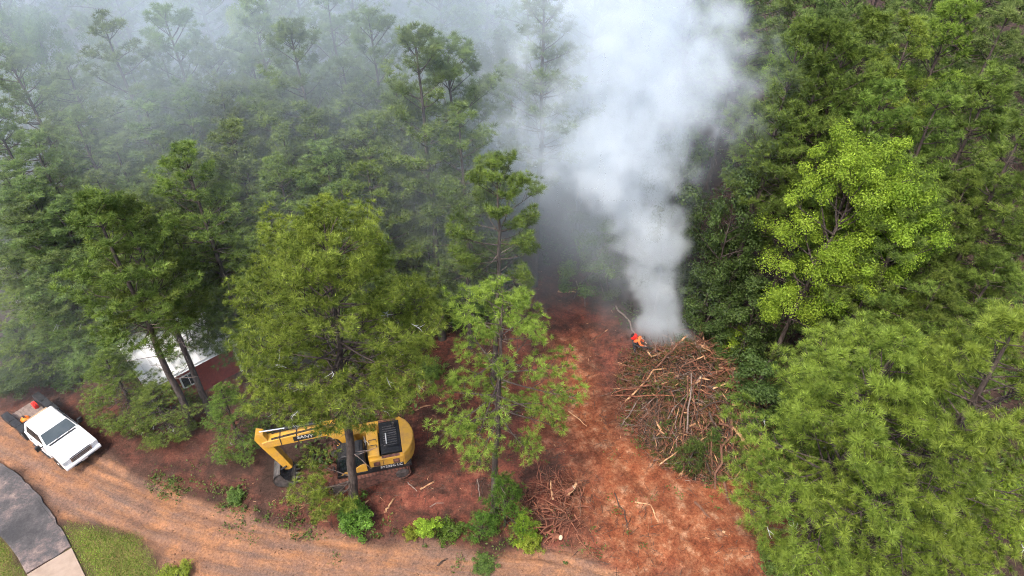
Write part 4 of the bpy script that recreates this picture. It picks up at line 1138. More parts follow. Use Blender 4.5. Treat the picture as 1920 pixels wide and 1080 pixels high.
# ------------------------------------------------------------------ person with a backpack blower, bent over by the fire
def make_person():
    M['shirt'] = mottled('orange_shirt', (0.75, 0.13, 0.035), (0.88, 0.20, 0.06), 9, 0.8, bstr=0.3)
    M['trousers'] = mottled('dark_trousers', (0.02, 0.022, 0.03), (0.05, 0.052, 0.06), 8, 0.85, bstr=0.2)
    M['skin'] = mottled('skin', (0.42, 0.24, 0.17), (0.50, 0.30, 0.22), 8, 0.55, bstr=0)
    p = on_ground(1186, 661)
    root = empty('person', p, R(-20))
    tag(root, 'person in an orange shirt bending forward beside the smouldering pile', 'person')
    def skin(name, pts, edges, rad, m, parent, root_i=0):
        me = bpy.data.meshes.new(name)
        me.from_pydata(pts, edges, [])
        me.materials.append(m)
        o = bpy.data.objects.new(name, me); C.objects.link(o); o.parent = parent
        sk = o.modifiers.new('skin', 'SKIN'); sk.use_smooth_shade = True
        for i, r in enumerate(rad): me.skin_vertices[0].data[i].radius = (r if hasattr(r, '__len__') else (r, r))
        me.skin_vertices[0].data[root_i].use_root = True
        sb = o.modifiers.new('sub', 'SUBSURF'); sb.levels = 2; sb.render_levels = 2
        return o
    # x is the way the person faces; body as one continuous figure
    P = [(-0.05, 0, 0.92), (0.12, 0, 1.15), (0.30, 0, 1.32), (0.40, 0, 1.42),                # pelvis, waist, chest, neck
         (-0.02, 0.11, 0.86), (0.06, 0.14, 0.50), (-0.04, 0.15, 0.09), (0.12, 0.17, 0.04),     # left leg
         (-0.02, -0.11, 0.86), (0.16, -0.14, 0.52), (0.12, -0.15, 0.09), (0.28, -0.17, 0.04),  # right leg
         (0.29, 0.20, 1.33), (0.42, 0.27, 1.06), (0.66, 0.20, 0.98),                           # left arm
         (0.29, -0.20, 1.33), (0.46, -0.27, 1.08), (0.70, -0.16, 1.00)]                        # right arm
    E_ = [(0, 1), (1, 2), (2, 3), (0, 4), (4, 5), (5, 6), (6, 7), (0, 8), (8, 9), (9, 10), (10, 11), (2, 12), (12, 13), (13, 14), (2, 15), (15, 16), (16, 17)]
    rad = [0.15, 0.14, 0.17, 0.07, 0.10, 0.072, 0.05, 0.05, 0.10, 0.072, 0.05, 0.05, 0.075, 0.055, 0.04, 0.075, 0.055, 0.04]
    body = skin('body', P, E_, rad, M['trousers'], root)
    # shirt and sleeves over the upper body
    S_ = [(0.02, 0, 1.02), (0.14, 0, 1.17), (0.30, 0, 1.33), (0.385, 0, 1.41), (0.29, 0.20, 1.34), (0.42, 0.275, 1.06), (0.62, 0.21, 0.985), (0.29, -0.20, 1.34), (0.46, -0.275, 1.08), (0.66, -0.17, 1.0)]
    skin('shirt', S_, [(0, 1), (1, 2), (2, 3), (2, 4), (4, 5), (5, 6), (2, 7), (7, 8), (8, 9)], [0.175, 0.165, 0.195, 0.085, 0.095, 0.072, 0.058, 0.095, 0.072, 0.058], M['shirt'], body, 1)
    hd = MB().lathe([(0.005, -0.12), (0.055, -0.115), (0.075, -0.06), (0.088, 0.0), (0.092, 0.05), (0.075, 0.10), (0.03, 0.125), (0.005, 0.128)], 'z', sides=14).build('head', M['skin'], root, smooth=True)
    hd.location = (0.50, 0, 1.50); hd.rotation_euler.y = R(40)
    MB().loft([[(0.085, -0.016, -0.02), (0.085, 0.016, -0.02), (0.085, 0.006, 0.03), (0.085, -0.006, 0.03)], [(0.115, -0.01, -0.018), (0.115, 0.01, -0.018), (0.09, 0.004, 0.03), (0.09, -0.004, 0.03)]]).build('nose', M['skin'], hd)
    for s in (-1, 1):
        MB().lathe([(0.002, -0.012), (0.012, -0.006), (0.012, 0.006), (0.002, 0.012)], 'y', (0.082, s * 0.034, 0.02), 8).build('eye', M['decal'], hd)
        MB().lathe([(0.005, -0.01), (0.03, -0.006), (0.03, 0.006), (0.005, 0.01)], 'y', (0.0, s * 0.092, 0.0), 8).build('ear', M['skin'], hd)
    MB().box((0.083, 0, -0.062), (0.012, 0.045, 0.01)).build('mouth', M['redplastic'], hd)
    cap = MB().lathe([(0.105, 0.0), (0.108, 0.04), (0.09, 0.10), (0.04, 0.135), (0.005, 0.14)], 'z', (0, 0, 0.02), 16)
    cap.box((0.10, 0, 0.035), (0.11, 0.14, 0.015)).build('cap', M['grey_steel'], hd)
    for s, w, el in ((1, Vector((0.66, 0.20, 0.98)), Vector((0.42, 0.27, 1.06))), (-1, Vector((0.70, -0.16, 1.00)), Vector((0.46, -0.27, 1.08)))):
        dr = (w - el).normalized()
        hp = [w - dr * 0.02, w + dr * 0.05, w + dr * 0.09]
        ed, rd = [(0, 1), (1, 2)], [0.036, 0.042, 0.038]
        sd_ = dr.cross(Vector((0, 0, 1))).normalized()
        for k in range(4):
            b0 = w + dr * 0.10 + sd_ * (k - 1.5) * 0.020
            l = (0.07, 0.08, 0.075, 0.06)[k]
            n0 = len(hp); hp += [b0, b0 + dr * l * 0.5 - Vector((0, 0, 0.02)), b0 + dr * l * 0.6 - Vector((0, 0, 0.06))]
            ed += [(2, n0), (n0, n0 + 1), (n0 + 1, n0 + 2)]; rd += [0.010, 0.009, 0.008]
        n0 = len(hp); hp += [w + dr * 0.05 - sd_ * s * 0.045, w + dr * 0.09 - sd_ * s * 0.06 - Vector((0, 0, 0.03))]; ed += [(1, n0), (n0, n0 + 1)]; rd += [0.011, 0.009]
        skin('hand', [tuple(q) for q in hp], ed, rd, M['skin'], body)
    for s, q in ((1, P[7]), (-1, P[11])):
        MB().loft([[(q[0] - 0.20, q[1] - 0.05, 0.0), (q[0] + 0.10, q[1] - 0.055, 0.0), (q[0] + 0.10, q[1] + 0.055, 0.0), (q[0] - 0.20, q[1] + 0.05, 0.0)],
                   [(q[0] - 0.20, q[1] - 0.045, 0.12), (q[0] + 0.06, q[1] - 0.045, 0.07), (q[0] + 0.06, q[1] + 0.045, 0.07), (q[0] - 0.20, q[1] + 0.045, 0.12)]]).build('boot', M['black'], body, 0.02)
    # leaf blower carried on the back
    bl = empty('backpack_blower', root.matrix_basis @ Vector((0.03, 0, 1.36)), R(-20)); tag(bl, 'orange and black backpack blower on the bending person', 'blower')
    bl.rotation_euler = (0, R(38), R(-20))
    MB().box((-0.10, 0, 0.0), (0.24, 0.34, 0.40)).build('housing', M['redplastic'], bl, 0.06)
    MB().lathe([(0.02, -0.08), (0.14, -0.07), (0.15, 0.05), (0.10, 0.08), (0.02, 0.08)], 'x', (-0.22, 0, -0.02), 16).build('fan_cover', M['black'], bl)
    for s in (-1, 1): MB().tube([(0.02, s * 0.12, 0.18), (0.18, s * 0.14, 0.10), (0.20, s * 0.14, -0.12), (0.03, s * 0.13, -0.18)], 0.018, 6).build('strap', M['black'], bl)
    MB().tube([(-0.08, -0.18, -0.14), (0.10, -0.36, -0.20), (0.40, -0.40, -0.05), (0.80, -0.36, 0.28), (1.05, -0.34, 0.50)], [0.05, 0.05, 0.045, 0.04, 0.036], 10).build('blower_tube', M['black'], bl)
make_person()

# ------------------------------------------------------------------ brush pile that is being burnt
prng = np.random.default_rng(77)
PC = gp(1305, 755); PA, PB, PH = 4.5, 5.4, 3.2
def pile_h(x, y):
    n1 = float(vnoise(np.array([x]), np.array([y]), 2.2, 91, 3)[0]); n2 = float(vnoise(np.array([x]), np.array([y]), 3.4, 47, 1)[0])
    q = math.hypot((x - PC.x) / PA, (y - PC.y) / PB) * (0.72 + 0.56 * n2)
    return PH * max(0.0, 1 - q ** 1.5) * (0.35 + 1.2 * n1)
def pile_point(u, v, lift=0.0):
    z = 0.6
    for _ in range(6):
        p = gp(u, v, z + gz(*gp(u, v, z).xy)); z = 0.5 * z + 0.5 * (pile_h(p.x, p.y) + lift)
    return Vector((p.x, p.y, gz(p.x, p.y) + pile_h(p.x, p.y) + lift))
brush = empty('brush_pile', (PC.x, PC.y, gz(PC.x, PC.y)))
tag(brush, 'huge pile of broken branches, splintered logs and wilting boughs giving off smoke', 'brush pile')
BO = Vector(brush.location)
def mound():
    xs = np.linspace(-1.15, 1.15, 46); n = len(xs)
    Vv = []
    for b in xs:
        for a in xs:
            x, y = PC.x + a * PA, PC.y + b * PB
            h = pile_h(x, y)
            Vv.append((x - BO.x, y - BO.y, gz(x, y) - BO.z + (h * 0.82 if h > 0 else -0.25)))
    i = (np.arange(n - 1)[:, None] * n + np.arange(n - 1)[None, :]).ravel()
    me = np_mesh('mound', np.array(Vv), np.stack([i, i + 1, i + 1 + n, i + n], 1), None, True)
    link('mound', me, brush, mottled('mound_litter', (0.018, 0.014, 0.009), (0.075, 0.045, 0.030), 3.5, 0.95, bstr=1.0, bdist=0.12))
mound()

def crooked(g, a, b, n=5, wob=0.04):
    a, b = np.array(a), np.array(b); L_ = np.linalg.norm(b - a)
    pts = [a + (b - a) * i / n + (g.normal(size=3) * wob * L_ if 0 < i < n else 0) for i in range(n + 1)]
    return [Vector(p) for p in pts]
def splinter(mb, p, d, r, g, ln):
    """a torn end: a few pale slivers of unequal length"""
    d = Vector(d).normalized(); s1 = d.orthogonal().normalized(); s2 = d.cross(s1)
    for k in range(4):
        q = 2 * math.pi * k / 4 + g.uniform(-0.4, 0.4); o_ = (s1 * math.cos(q) + s2 * math.sin(q)) * r * 0.55
        mb.tube([p + o_ - d * 0.04, p + o_ * 1.1 + d * ln * g.uniform(0.3, 0.6), p + o_ * 1.3 + d * ln * g.uniform(0.6, 1.2)], [r * 0.55, r * 0.42, r * 0.06], 4)
def wood_piece(name, parent, a, b, r, g, m, split=0.0, org=None, taper=0.6, wob=0.03, n=5):
    org = org or Vector((0, 0, 0))
    pts = [p - org for p in crooked(g, a, b, n, wob)]
    mb = MB().tube(pts, [r * (1 - (1 - taper) * i / n) for i in range(n + 1)], 6)
    o = mb.build(name, m, parent)
    if split > 0:
        sm = MB(); splinter(sm, pts[-1], pts[-1] - pts[-2], r * taper * 1.15, g, split)
        sm.build('split_end', M['split'], o)
    return o
for k in range(210):
    g = prng
    for _ in range(40):
        a_, b_ = g.uniform(-1, 1, 2)
        if a_ * a_ + b_ * b_ < 0.80: break
    x, y = PC.x + a_ * PA, PC.y + b_ * PB
    rad_dir = math.atan2(b_ * PB, a_ * PA)
    an = rad_dir + g.normal(0, 0.7) + (math.pi if g.random() < 0.35 else 0)
    ln = g.uniform(0.7, 2.4) if k > 36 else g.uniform(2.0, 4.0)
    r = g.uniform(0.012, 0.035) if k > 36 else g.uniform(0.028, 0.065)
    x, y = x - math.cos(an) * ln * 0.5, y - math.sin(an) * ln * 0.5
    x2, y2 = x + math.cos(an) * ln, y + math.sin(an) * ln
    h1, h2 = pile_h(x, y), pile_h(x2, y2)
    A = (x, y, gz(x, y) + h1 + g.uniform(0.0, 0.25)); B = (x2, y2, gz(x2, y2) + h2 + g.uniform(0.05, 0.45))
    kind = g.random()
    m = M['brownwood'] if kind < 0.34 else M['root'] if kind < 0.56 else M['deadwood'] if kind < 0.66 else M['darkbranch'] if kind < 0.93 else M['split']
    wood_piece('log' if r > 0.05 else 'branch', brush, A, B, r, g, m, g.uniform(0.25, 0.6) if g.random() < 0.35 else 0, BO, wob=0.025)
# pieces that stand out
def special(name, u0, v0, l0, u1, v1, l1, r, m, split=0.0, wob=0.02):
    wood_piece(name, brush, pile_point(u0, v0, l0), pile_point(u1, v1, l1), r, prng, M[m], split, BO, 0.7, wob)
special('log', 1308, 640, 0.5, 1412, 738, 0.35, 0.10, 'brownwood', 0.5)
special('log', 1172, 752, 0.15, 1240, 692, 0.25, 0.06, 'split', 0.6, 0.04)
special('branch', 1275, 805, 0.3, 1290, 705, 0.6, 0.045, 'brownwood', 0.0)
special('branch', 1288, 812, 0.3, 1296, 700, 0.6, 0.05, 'deadwood', 0.0)
special('branch', 1297, 815, 0.3, 1303, 715, 0.6, 0.04, 'brownwood', 0.0)
special('branch', 1306, 790, 0.3, 1316, 700, 0.6, 0.04, 'darkbranch', 0.0)
special('log', 1337, 890, 0.1, 1334, 820, 0.5, 0.06, 'brownwood', 0.3)
special('log', 1375, 800, 0.4, 1408, 855, 0.25, 0.08, 'split', 0.4)
special('log', 1385, 810, 0.4, 1420, 860, 0.25, 0.06, 'split', 0.4)
special('log', 1236, 872, 0.05, 1268, 848, 0.2, 0.05, 'split', 0.35)
special('branch', 1165, 800, 0.06, 1200, 745, 0.15, 0.04, 'deadwood', 0.0)
special('log', 1312, 612, 0.4, 1318, 640, 0.9, 0.05, 'brownwood', 0.3)
special('log', 1250, 600, 0.9, 1258, 655, 0.2, 0.06, 'deadwood', 0.4)
special('log', 1275, 618, 0.8, 1320, 612, 0.5, 0.05, 'brownwood', 0.3)
special('log', 1316, 640, 0.3, 1322, 620, 1.0, 0.06, 'brownwood', 0.3)
special('branch', 1300, 655, 0.8, 1372, 664, 0.5, 0.05, 'brownwood', 0.3)
special('log', 1230, 690, 0.4, 1275, 655, 0.8, 0.06, 'brownwood', 0.4)
for k in range(26):                                # longer logs jutting out at the front and right
    g = prng
    an = g.uniform(-1.9, 0.5); q = g.uniform(0.35, 1.0)
    x, y = PC.x + math.cos(an) * q * PA, PC.y + math.sin(an) * q * PB
    a2 = an + g.normal(0, 0.6); ln = g.uniform(1.6, 4.2)
    x2, y2 = x + math.cos(a2) * ln, y + math.sin(a2) * ln
    wood_piece('log', brush, (x, y, gz(x, y) + pile_h(x, y) + g.uniform(0.1, 0.5)), (x2, y2, gz(x2, y2) + pile_h(x2, y2) + 0.06), g.uniform(0.045, 0.10), g,
               M[('brownwood', 'darkbranch', 'root', 'brownwood', 'split')[k % 5]], g.uniform(0.3, 0.6) if k % 2 else 0, BO, 0.75, 0.03)
for k in range(30):                                # torn pale splinters lying all over it
    g = prng
    a_, b_ = g.normal(0, 0.45, 2); a_, b_ = np.clip(a_, -0.95, 0.95), np.clip(b_, -0.95, 0.95)
    x, y = PC.x + a_ * PA, PC.y + b_ * PB
    p = Vector((x, y, gz(x, y) + pile_h(x, y) + g.uniform(0.1, 0.3))) - BO
    d = Vector((g.normal(), g.normal(), g.uniform(-0.1, 0.6)))
    mb = MB(); splinter(mb, p, d, g.uniform(0.03, 0.06), g, g.uniform(0.25, 0.75)); mb.build('splinter', M['split'], brush)
def pile_greens():
    g = prng
    n = 1500
    t = g.uniform(0, 2 * math.pi, n); q = np.sqrt(g.random(n)) * 1.05
    P_ = []
    for a_, r_ in zip(t, q):
        x, y = PC.x + math.cos(a_) * r_ * PA, PC.y + math.sin(a_) * r_ * PB
        P_.append((x - BO.x, y - BO.y, gz(x, y) - BO.z + pile_h(x, y) * 0.95 + g.uniform(0, 0.22)))
    P_ = np.array(P_)
    keep = vnoise(P_[:, 0], P_[:, 1], 1.1, 17, 2) > 0.33
    P_ = P_[keep]; n = len(P_)
    ax = g.normal(size=(n, 3)) * 0.7 + np.array([0, -0.2, 0.5]); ax /= np.linalg.norm(ax, axis=1)[:, None]
    tint = np.clip(vnoise(P_[:, 0], P_[:, 1], 1.6, 5, 2) * 1.2 - 0.2 + g.normal(0, 0.15, n), 0, 0.9)
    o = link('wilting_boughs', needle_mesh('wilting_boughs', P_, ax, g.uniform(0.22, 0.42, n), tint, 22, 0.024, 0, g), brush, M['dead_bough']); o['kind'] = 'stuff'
    n = 5200
    t = g.uniform(0, 2 * math.pi, n); q = np.sqrt(g.random(n)) * 1.12
    x = PC.x + np.cos(t) * q * PA; y = PC.y + np.sin(t) * q * PB
    z = np.array([pile_h(a_, b_) for a_, b_ in zip(x, y)]) + g.uniform(0, 0.25, n)
    k = vnoise(x, y, 0.9, 31, 2) > 0.62
    L_ = np.stack([x - BO.x, y - BO.y, z], 1)[k]; n = len(L_)
    nr = g.normal(size=(n, 3)) + np.array([0, 0, 0.8]); nr /= np.linalg.norm(nr, axis=1)[:, None]
    o = link('wilting_leaves', leaf_mesh('wilting_leaves', L_, nr, g.uniform(0.08, 0.2, n), np.clip(g.normal(0.4, 0.25, n), 0, 1), g), brush, M['weed']); o['kind'] = 'stuff'
    for nm, mm, cnt in (('twigs', 'root', 1500), ('dark_twigs', 'brownwood', 1100), ('grey_twigs', 'deadwood', 350)):
        mb = MB()
        for _ in range(cnt):
            a_ = g.uniform(0, 6.283); r_ = math.sqrt(g.random()) * 1.10
            x, y = PC.x + math.cos(a_) * r_ * PA, PC.y + math.sin(a_) * r_ * PB
            p = Vector((x, y, gz(x, y) + pile_h(x, y) + g.uniform(0, 0.28))) - BO
            d = Vector((g.normal(), g.normal(), g.normal() * 0.4)).normalized() * g.uniform(0.3, 1.3)
            k1 = Vector((g.normal(), g.normal(), g.normal())) * 0.06
            mb.tube([p, p + d * 0.5 + k1, p + d], [0.017, 0.012, 0.005], 3, False)
            mb.tube([p + d * 0.5 + k1, p + d * 0.8 + k1 * 3.0], [0.010, 0.004], 3, False)
        o = mb.build(nm, M[mm], brush); o['kind'] = 'stuff'
pile_greens()

# ------------------------------------------------------------------ heap of grubbed-out roots
RC = on_ground(1045, 955)
roots = empty('root_heap', RC); tag(roots, 'tangled heap of reddish grubbed-out roots and two sawn stumps', 'root heap')
rg = np.random.default_rng(31)
rm = []
for k in range(120):
    a_ = rg.uniform(0, 6.283); rr = math.sqrt(rg.random())
    p = np.array([math.cos(a_) * rr * 1.7, math.sin(a_) * rr * 1.9, 0.05 + (1 - rr) * 0.9 + rg.uniform(0, 0.15)])
    d = unit(np.array([rg.normal(), rg.normal(), rg.uniform(-0.1, 0.55)])); ln = rg.uniform(0.6, 2.0)
    pts = limb_path(rg, p, d, ln, 6, -0.45, 0.20); pts[:, 2] = np.maximum(pts[:, 2], 0.03)
    r = rg.uniform(0.014, 0.042)
    mb = MB().tube([Vector(q) for q in pts], [r * (1 - 0.12 * i) for i in range(7)], 5)
    for e in range(2):
        q0 = pts[2 + e * 2]; q = limb_path(rg, q0, d + rg.normal(size=3) * 0.8, ln * 0.35, 3, -0.2, 0.2)
        mb.tube([Vector(w) for w in q], [r * 0.5, r * 0.4, r * 0.3, r * 0.1], 4)
    mb.build('root', M['root'] if k % 5 else M['brownwood'], roots)
def stump(x, y, z, d, r, ln, nroot):
    d = Vector(d).normalized(); p = Vector((x, y, z))
    st = MB().tube([p - d * ln, p - d * ln * 0.5, p], [r * 1.25, r * 1.05, r], 10).build('stump', M['root'], roots)
    MB().cyl(p - d * 0.01, p + d * 0.012, r * 0.94, 12).build('cut_face', M['cutend'], st)
    for k in range(nroot):
        s1 = d.orthogonal().normalized(); s2 = d.cross(s1); q = 2 * math.pi * k / nroot + rg.uniform(-0.3, 0.3)
        o_ = s1 * math.cos(q) + s2 * math.sin(q)
        pts = limb_path(rg, np.array(p - d * ln + o_ * r * 0.7), np.array(o_ - d * 0.25), rg.uniform(0.5, 1.1), 4, -0.2, 0.14)
        MB().tube([Vector(w) for w in pts], [0.06, 0.045, 0.032, 0.02, 0.008], 5).build('root', M['root'], st)
stump(0.05, -1.85, 0.42, (0.5, -0.5, 0.5), 0.13, 0.45, 11)
stump(0.85, 0.65, 1.05, (0.6, 0.2, 0.5), 0.11, 0.55, 6)
wood_piece('log', roots, (-0.25, 0.1, 0.75), (-0.35, 0.75, 1.05), 0.06, rg, M['split'], 0.3)
wood_piece('log', roots, (0.55, 0.45, 0.70), (0.95, 0.80, 0.98), 0.11, rg, M['split'], 0.2)

# ------------------------------------------------------------------ single sticks and logs on the ground
def stick(u0, v0, u1, v1, r, m, label, split=0.0, lift=0.05, wob=0.03, name='fallen_branch', n=5, bend=None):
    a, b = on_ground(u0, v0, lift), on_ground(u1, v1, lift)
    g = np.random.default_rng(int(u0 * 7 + v0))
    root = empty(name, ((a + b) / 2).to_tuple()); org = Vector(root.location)
    if bend:
        c = on_ground(bend[0], bend[1], lift)
        pts = [p - org for p in crooked(g, a, c, 3, wob)] + [p - org for p in crooked(g, c, b, 3, wob)][1:]
        MB().tube(pts, [r * (1 - 0.07 * i) for i in range(len(pts))], 6).build('stem', M[m], root)
    else: wood_piece('stem', root, a, b, r, g, M[m], split, org, 0.7, wob, n)
    tag(root, label, 'log' if name == 'fallen_log' else 'branch', 'wood scattered over the clearing')
stick(1302, 942, 1356, 998, 0.075, 'brownwood', 'straight brown log on the bare clay left of the close pines', 0.12, name='fallen_log')
stick(1190, 942, 1234, 980, 0.045, 'split', 'pale bent branch on the bare clay right of the root heap', bend=(1220, 948))
stick(1152, 925, 1177, 985, 0.035, 'darkbranch', 'thin dark stick between the root heap and the pale bent branch')
stick(1046, 547, 1080, 549, 0.07, 'split', 'short pale log at the back of the clearing, left of the smoke', name='fallen_log')
stick(1080, 528, 1097, 576, 0.05, 'deadwood', 'long curved branch beside the short pale log at the back', bend=(1093, 548))
stick(1155, 575, 1192, 628, 0.07, 'deadwood', 'thin grey felled stem slanting towards the bending person', 0.2, name='fallen_log')
stick(1190, 605, 1206, 635, 0.07, 'brownwood', 'short splintered stem just behind the bending person', 0.4)
stick(672, 958, 690, 940, 0.06, 'split', 'short split stake lying left of the big pine foot', 0.3)
stick(765, 905, 782, 922, 0.03, 'deadwood', 'thin stick below the excavator counterweight')
stick(788, 918, 803, 910, 0.06, 'split', 'pale splintered chunk below the excavator counterweight', 0.35, name='fallen_log')
stick(722, 962, 732, 945, 0.06, 'split', 'torn orange splinter right of the big pine foot', 0.45)
stick(806, 952, 832, 944, 0.03, 'deadwood', 'greyish forked stick in the litter left of the young pine', bend=(818, 944))
stick(895, 900, 899, 932, 0.035, 'deadwood', 'greyish upright-looking stick beside the young pine trunk')
stick(1066, 772, 1100, 800, 0.035, 'split', 'thin pale stick on the tracked red clay, mid-clearing')
stick(1000, 655, 1030, 690, 0.04, 'brownwood', 'brown stick on the clay right of the young pine top', wob=0.05)
stick(800, 760, 825, 800, 0.045, 'brownwood', 'brown branch on the ground right of the excavator')
stick(778, 770, 800, 762, 0.05, 'split', 'broken pale branch at the edge of the big pine shade', 0.4)
stick(1108, 640, 1135, 622, 0.05, 'brownwood', 'branch on the clay left of the bending person', 0.3)
stick(560, 1012, 585, 996, 0.04, 'darkbranch', 'dark stick on the dirt road left of the big pine')
stick(820, 1062, 838, 1048, 0.04, 'darkbranch', 'dark crooked stick on the dirt road below the saplings', wob=0.08)
stick(680, 1022, 690, 1012, 0.05, 'brownwood', 'short brown stick on the road edge below the bush')

# ------------------------------------------------------------------ shrubs and saplings
V['shrub1'] = make_broadleaf(301, 1.4, 1.0, 0.05, 60, 30, 0.10, 0.20, 0.03, 4, 0.8, 0.55)
V['shrub2'] = make_broadleaf(302, 1.4, 0.9, 0.05, 50, 20, 0.10, 0.19, 0.03, 5, 0.7, 0.5)
V['sapling'] = make_broadleaf(303, 4.0, 0.9, 0.45, 60, 34, 0.13, 0.26, 0.04, 1, 0.8, 0.6)
V['feather'] = make_pine(304, 3.6, 1.3, 0.04, 0.2, 10, 4, 3, 3, 0.26, 20, 0.020, 0.0, 0.35, 0.0, 0.05, 0, 0, 0, 0.05, 0.5)
BROAD.update({'shrub1', 'shrub2', 'sapling'})
def shrub(variant, u, v, h, r, label, leaf, cat='shrub', name='shrub', **kw):
    return plant(variant, on_ground(u, v), h, r, label, leaf, name=name, cat=cat, **kw)
shrub('shrub1', 672, 980, 1.2, 1.15, 'round green bush at the foot of the big pine', 'broad_mid')
shrub('sapling', 800, 1000, 1.6, 0.7, 'light green leafy sapling beside the road', 'broad', name='leafy_sapling')
shrub('shrub2', 845, 1000, 0.8, 0.7, 'low leafy shrub right of the light green sapling', 'broad_mid')
shrub('shrub2', 770, 1005, 0.5, 0.4, 'tiny yellow-green plant at the road edge', 'yellow_leaf')
shrub('feather', 945, 985, 4.0, 1.3, 'feathery green young conifer behind the bare trunk', 'broad_mid', name='young_conifer')
shrub('feather', 905, 1002, 1.7, 0.9, 'small feathery conifer left of the bare trunk', 'broad_mid', name='young_conifer')
shrub('feather', 982, 1005, 1.6, 0.8, 'bright feathery conifer left of the root heap', 'broad', name='young_conifer')
shrub('shrub1', 993, 1025, 0.7, 0.7, 'yellow-green bush at the road edge before the root heap', 'yellow_leaf')
shrub('shrub2', 905, 1062, 0.4, 0.6, 'green weeds spreading onto the road', 'weed')
shrub('shrub1', 440, 935, 0.4, 0.6, 'dark bush on the bank left of the excavator bucket', 'weed')
shrub('feather', 1290, 880, 2.4, 1.0, 'dark feathery cedar at the foot of the brush pile', 'weed', name='young_conifer')
shrub('feather', 1330, 850, 1.8, 0.9, 'small cedar tucked against the brush pile front', 'weed', name='young_conifer')
shrub('sapling', 1350, 690, 3.6, 1.1, 'small light green tree behind the brush pile', 'broad', name='leafy_sapling')
shrub('sapling', 1405, 790, 3.0, 0.9, 'grey-green sapling at the right side of the brush pile', 'weed', name='leafy_sapling')
shrub('shrub1', 118, 720, 0.8, 0.7, 'light green bush behind the truck bed', 'broad_mid')
shrub('shrub1', 12, 728, 1.0, 0.9, 'dark bush at the edge of the yard behind the truck', 'broad_dark')
shrub('shrub2', 800, 700, 0.8, 1.0, 'hazy green shrub on the clearing right of the big pine', 'weed')
shrub('shrub1', 1450, 1065, 1.0, 1.0, 'weedy bush under the close pines at the bottom', 'weed')
shrub('shrub2', 330, 1082, 0.5, 0.8, 'yellowish weeds at the bottom edge by the lawn', 'yellow_leaf')

# ------------------------------------------------------------------ uncountable ground clutter
cg = np.random.default_rng(404)
def scatter(n, x0, x1, y0, y1, prob):
    x = cg.uniform(x0, x1, n); y = cg.uniform(y0, y1, n)
    k = cg.random(n) < prob(x, y)
    return x[k], y[k]
def tri_sticks(name, x, y, ln, r, m, label, tilt=0.15):
    n = len(x); z = ground_z(x, y) + r
    a = cg.uniform(0, 2 * math.pi, n)
    d = np.stack([np.cos(a), np.sin(a), cg.normal(0, tilt, n)], 1) * ln[:, None]
    p = np.stack([x, y, z], 1); s = np.stack([-np.sin(a), np.cos(a), a * 0], 1) * r[:, None]; u = np.zeros((n, 3)); u[:, 2] = r * 1.6
    Vv = np.stack([p - s, p + s, p + u, p + d * 0.97 - s * 0.5, p + d * 0.97 + s * 0.5, p + d + u * 0.6], 1).reshape(-1, 3)
    i = np.arange(n)[:, None] * 6
    F = np.concatenate([np.concatenate([i + k for k in q], 1) for q in ((0, 2, 5), (0, 5, 3), (1, 4, 5), (1, 5, 2), (0, 1, 2), (3, 5, 4))])
    tag(link(name, np_mesh(name, Vv, F), None, m), label, 'debris', kind='stuff')
def clear_prob(x, y):
    road, clay, rust, lawn, yard = ground_fields(x, y)
    return np.clip(clay * (1 - road) * (1 - 0.5 * rust) * (0.25 + 1.1 * (vnoise(x, y, 2.2, 71, 2) > 0.5)), 0, 1)
x, y = scatter(11000, -16, 17, 16, 43, clear_prob)
tri_sticks('dark_twigs', x, y, cg.uniform(0.15, 0.8, len(x)), cg.uniform(0.006, 0.016, len(x)), M['darkbranch'], 'dark twigs strewn over the cleared ground')
x, y = scatter(1500, -16, 17, 16, 43, clear_prob)
tri_sticks('wood_chips', x, y, 0.05 + 0.4 * cg.random(len(x)) ** 3, cg.uniform(0.006, 0.018, len(x)), M['split'], 'pale wood chips and splinters strewn over the cleared ground')
def clods():
    def prob(x, y):
        road, clay, rust, lawn, yard = ground_fields(x, y)
        return np.clip((clay * 0.7 + road * 0.8) * (1 - lawn) * (vnoise(x, y, 1.5, 13, 2) > 0.47), 0, 1)
    x, y = scatter(7000, -28, 19, 14, 40, prob)
    n = len(x); r = 0.02 + 0.06 * cg.random(n) ** 3
    z = ground_z(x, y)
    base = np.array([(1, 0, 0), (0, 1, 0), (-1, 0, 0), (0, -1, 0), (0, 0, 0.8), (0, 0, -0.8)])
    Vv = (np.stack([x, y, z], 1)[:, None, :] + base[None] * r[:, None, None] * cg.uniform(0.6, 1.4, (n, 6, 1))).reshape(-1, 3)
    F0 = np.array([(0, 1, 4), (1, 2, 4), (2, 3, 4), (3, 0, 4), (1, 0, 5), (2, 1, 5), (3, 2, 5), (0, 3, 5)])
    F = (F0[None] + np.arange(n)[:, None, None] * 6).reshape(-1, 3)
    road, clay, rust, lawn, yard = ground_fields(Vv[:, 0], Vv[:, 1])
    tag(link('soil_clods', np_mesh('soil_clods', Vv, F, {'mask': np.stack([road, clay, rust * clay, lawn * 0], 1)}), None, M['soil']), 'clods of red and tan soil on the clearing and road', 'clods', kind='stuff')
clods()
